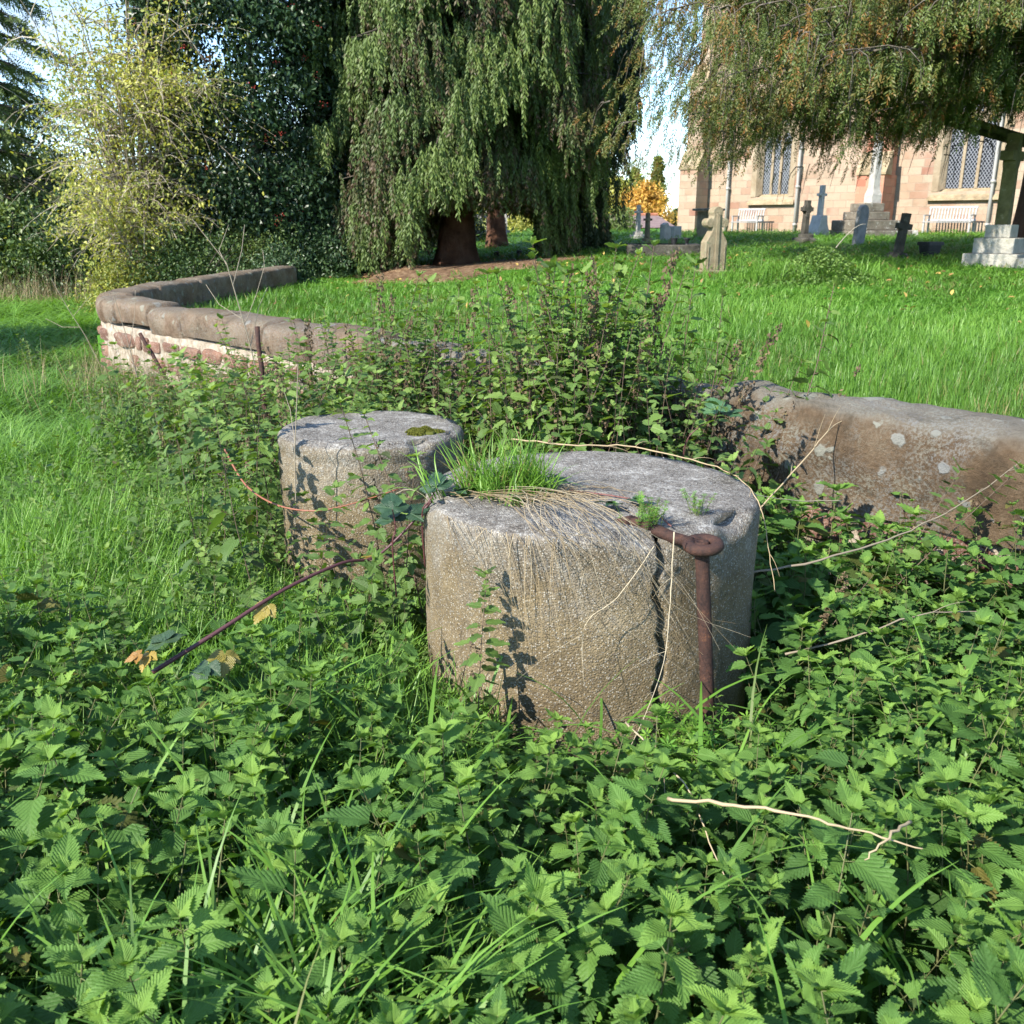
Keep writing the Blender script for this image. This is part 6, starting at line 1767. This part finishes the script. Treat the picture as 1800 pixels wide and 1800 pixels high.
stalk([[(175, 640), (150, 590), (118, 540), (90, 490)], [(140, 575), (110, 575), (80, 560)], [(130, 555), (150, 530), (160, 520)]], .004, "dark leafy dead stalk leaning over the field grass past the wall's corner", 9.6)

# ---- little plants: on the block, cleavers at its foot, a weed mound in the lawn
def whorl_tpl(n, ln, w):
    v, f, lc = [], [], []
    for i in range(n):
        a = 2 * PI * i / n; d = np.array([math.cos(a), math.sin(a), .25]); s = np.array([-d[1], d[0], 0]); b = len(v)
        v += [(0, 0, 0), tuple(d * ln * .55 + s * w), tuple(d * ln), tuple(d * ln * .55 - s * w)]; lc += [(0, 0, 0)] * 4; f.append((b, b + 1, b + 2, b + 3))
    return Tpl(v, f, lc)
M_CLEAV = leaf_mat("cleavers leaves", [(0, (0.06, 0.15, 0.02)), (.5, (0.11, 0.25, 0.03)), (1, (0.19, 0.33, 0.05))], .45, .3)
def sprig(name, p, n, h, ln, label, cat, spread=.05, lean=.35, rng=9):
    g = np.random.default_rng(rng); e = empty(name, p, label, cat); s, l_ = MB(), MB(); W8 = whorl_tpl(7, ln, ln * .13)
    for i in range(n):
        o = Vector((g.normal(0, spread), g.normal(0, spread), 0)); hh = h * g.uniform(.6, 1.1)
        top = o + Vector((g.normal(0, lean) * hh, g.normal(0, lean) * hh, hh)); P = bez(o, o.lerp(top, .5) + Vector((0, 0, hh * .15)), top, 6)
        tube(s, P, [.0012] * 7, 3, .7, False)
        for q in P[1:]: l_.inst(W8, rotm(g.uniform(0, 6), g.normal(0, .3), g.normal(0, .3), g.uniform(.7, 1.15)), np.array([tuple(q)]), np.array([g.uniform(.2, .9)]))
    s.build("stems", M_STEM, e); l_.build("leaves", M_CLEAV, e, False); return e
q = at_z(1135, 925, PH + .005); sprig("seedling", q, 26, .085, .012, "small bright green seedling rooted at the top of the crack", "small plant", .022, .25, 1)
q = at_z(1222, 905, PH + .005); sprig("seedling", q, 10, .07, .011, "tiny bright green seedling on the block's top above the rusty eye", "small plant", .012, .2, 2)
for k, (px, py, lab) in enumerate(((1275, 1250, "clump of bright cleavers at the foot of the iron rod"), (1190, 1235, "clump of bright cleavers below the crack"), (1240, 1330, "clump of bright cleavers among nettles in front of the iron rod"))):
    q = at_y(px, py, 2.42 - .12 * (k == 2)); q.z = 0.02
    sprig("cleavers", q, 30, .20, .028, lab, "cleavers", .07, .3, 20 + k)
mq = at_z(742, 762, QH + .004)
M_MOSS = leaf_mat("moss", [(0, (0.05, 0.06, 0.008)), (.5, (0.12, 0.13, 0.015)), (1, (0.2, 0.19, 0.03))], .9, .2)
e = empty("moss_cushion", (mq.x, mq.y, QH), "yellow green cushion of moss on the smaller block's top", "moss")
mb = MB(); n = 2600; a = g.uniform(0, 2 * PI, n); r = np.sqrt(g.random(n)); rb = 1 + .3 * np.sin(3 * a + 1) + .15 * np.sin(7 * a); xx = r * np.cos(a) * .07 * rb; yy = r * np.sin(a) * .05 * rb
mb.inst(Tpl([(-.5, 0, 0), (.5, 0, 0), (0, .2, 1)], [(0, 1, 2)]), rotm(g.uniform(0, 6, n), 0, 0, g.uniform(.005, .010, n)), np.stack([xx, yy, .004 + .022 * (1 - r ** 2) * (1 + .3 * np.sin(xx * 90))], 1), g.uniform(.1, .9, n))
rough_stone(mb, (0, 0, 0.002), .058, .042, .016, Vector((1, 0)), Vector((0, 1)), 3, .3, 6); mb.build("moss", M_MOSS, e)
# fallen leaves under the trees
n = 900; X = np.concatenate([g.normal(-.8, 2.6, 450), g.uniform(-3, 9, 450)]); Y = np.concatenate([g.normal(18.5, 2.0, 450), g.uniform(8, 24, 450)])
ok = (wall_n(X, Y) > .4) & ((X - C0.x) * RN.x + (Y - C0.y) * RN.y > .4); X, Y = X[ok], Y[ok]
M_FALL = leaf_mat("fallen leaves", [(0, (.10, .05, .02)), (.5, (.26, .15, .05)), (1, (.42, .30, .07))], .7, .1)
tag(MB().inst(SL, rnd_rot(len(X), g.uniform(.05, .09, len(X)), g, .5), np.stack([X, Y, lawn_h(X, Y) + .05], 1), g.uniform(0, 1, len(X))).build("fallen_leaves", M_FALL), "brown and yellow fallen leaves scattered over the churchyard lawn", "leaves", None, 'stuff')
# weed mound in the lawn
mp_ = on_lawn(1440, 500); mp_.y += .3
e = empty("weed_mound", (mp_.x, mp_.y, float(lawn_h(mp_.x, mp_.y))), "low mound of pale green weeds and long grass left unmown on the lawn", "weeds")
mb = MB(); n = 5200
dx_ = g.normal(0, .42, n); dy_ = g.normal(0, .3, n); top = .46 * np.exp(-((dx_ - .1) / .5) ** 2 - (dy_ / .42) ** 2)
mb.inst(SL, rnd_rot(n, g.uniform(.03, .055, n), g, .6), np.stack([dx_, dy_, top * g.random(n) ** .4], 1), g.uniform(.3, 1, n)); mb.build("leaves", M_WEED, e, False)
n = 160; xx = g.normal(-.15, .45, n); yy = g.normal(0, .25, n)
grass(LONG, xx, yy, np.zeros(n), np.full((n, 2), 1.1), g, .55).build("long_grass", M_GRASS, e)
mb = MB(); tube(mb, bez((.15, 0, .25), (.45, 0, .75), (.62, 0, .72), 8), [.006 * (1.1 - .8 * i / 8) for i in range(9)], 4, .8, False); mb.build("dry_stalk", M_TWIG, e)
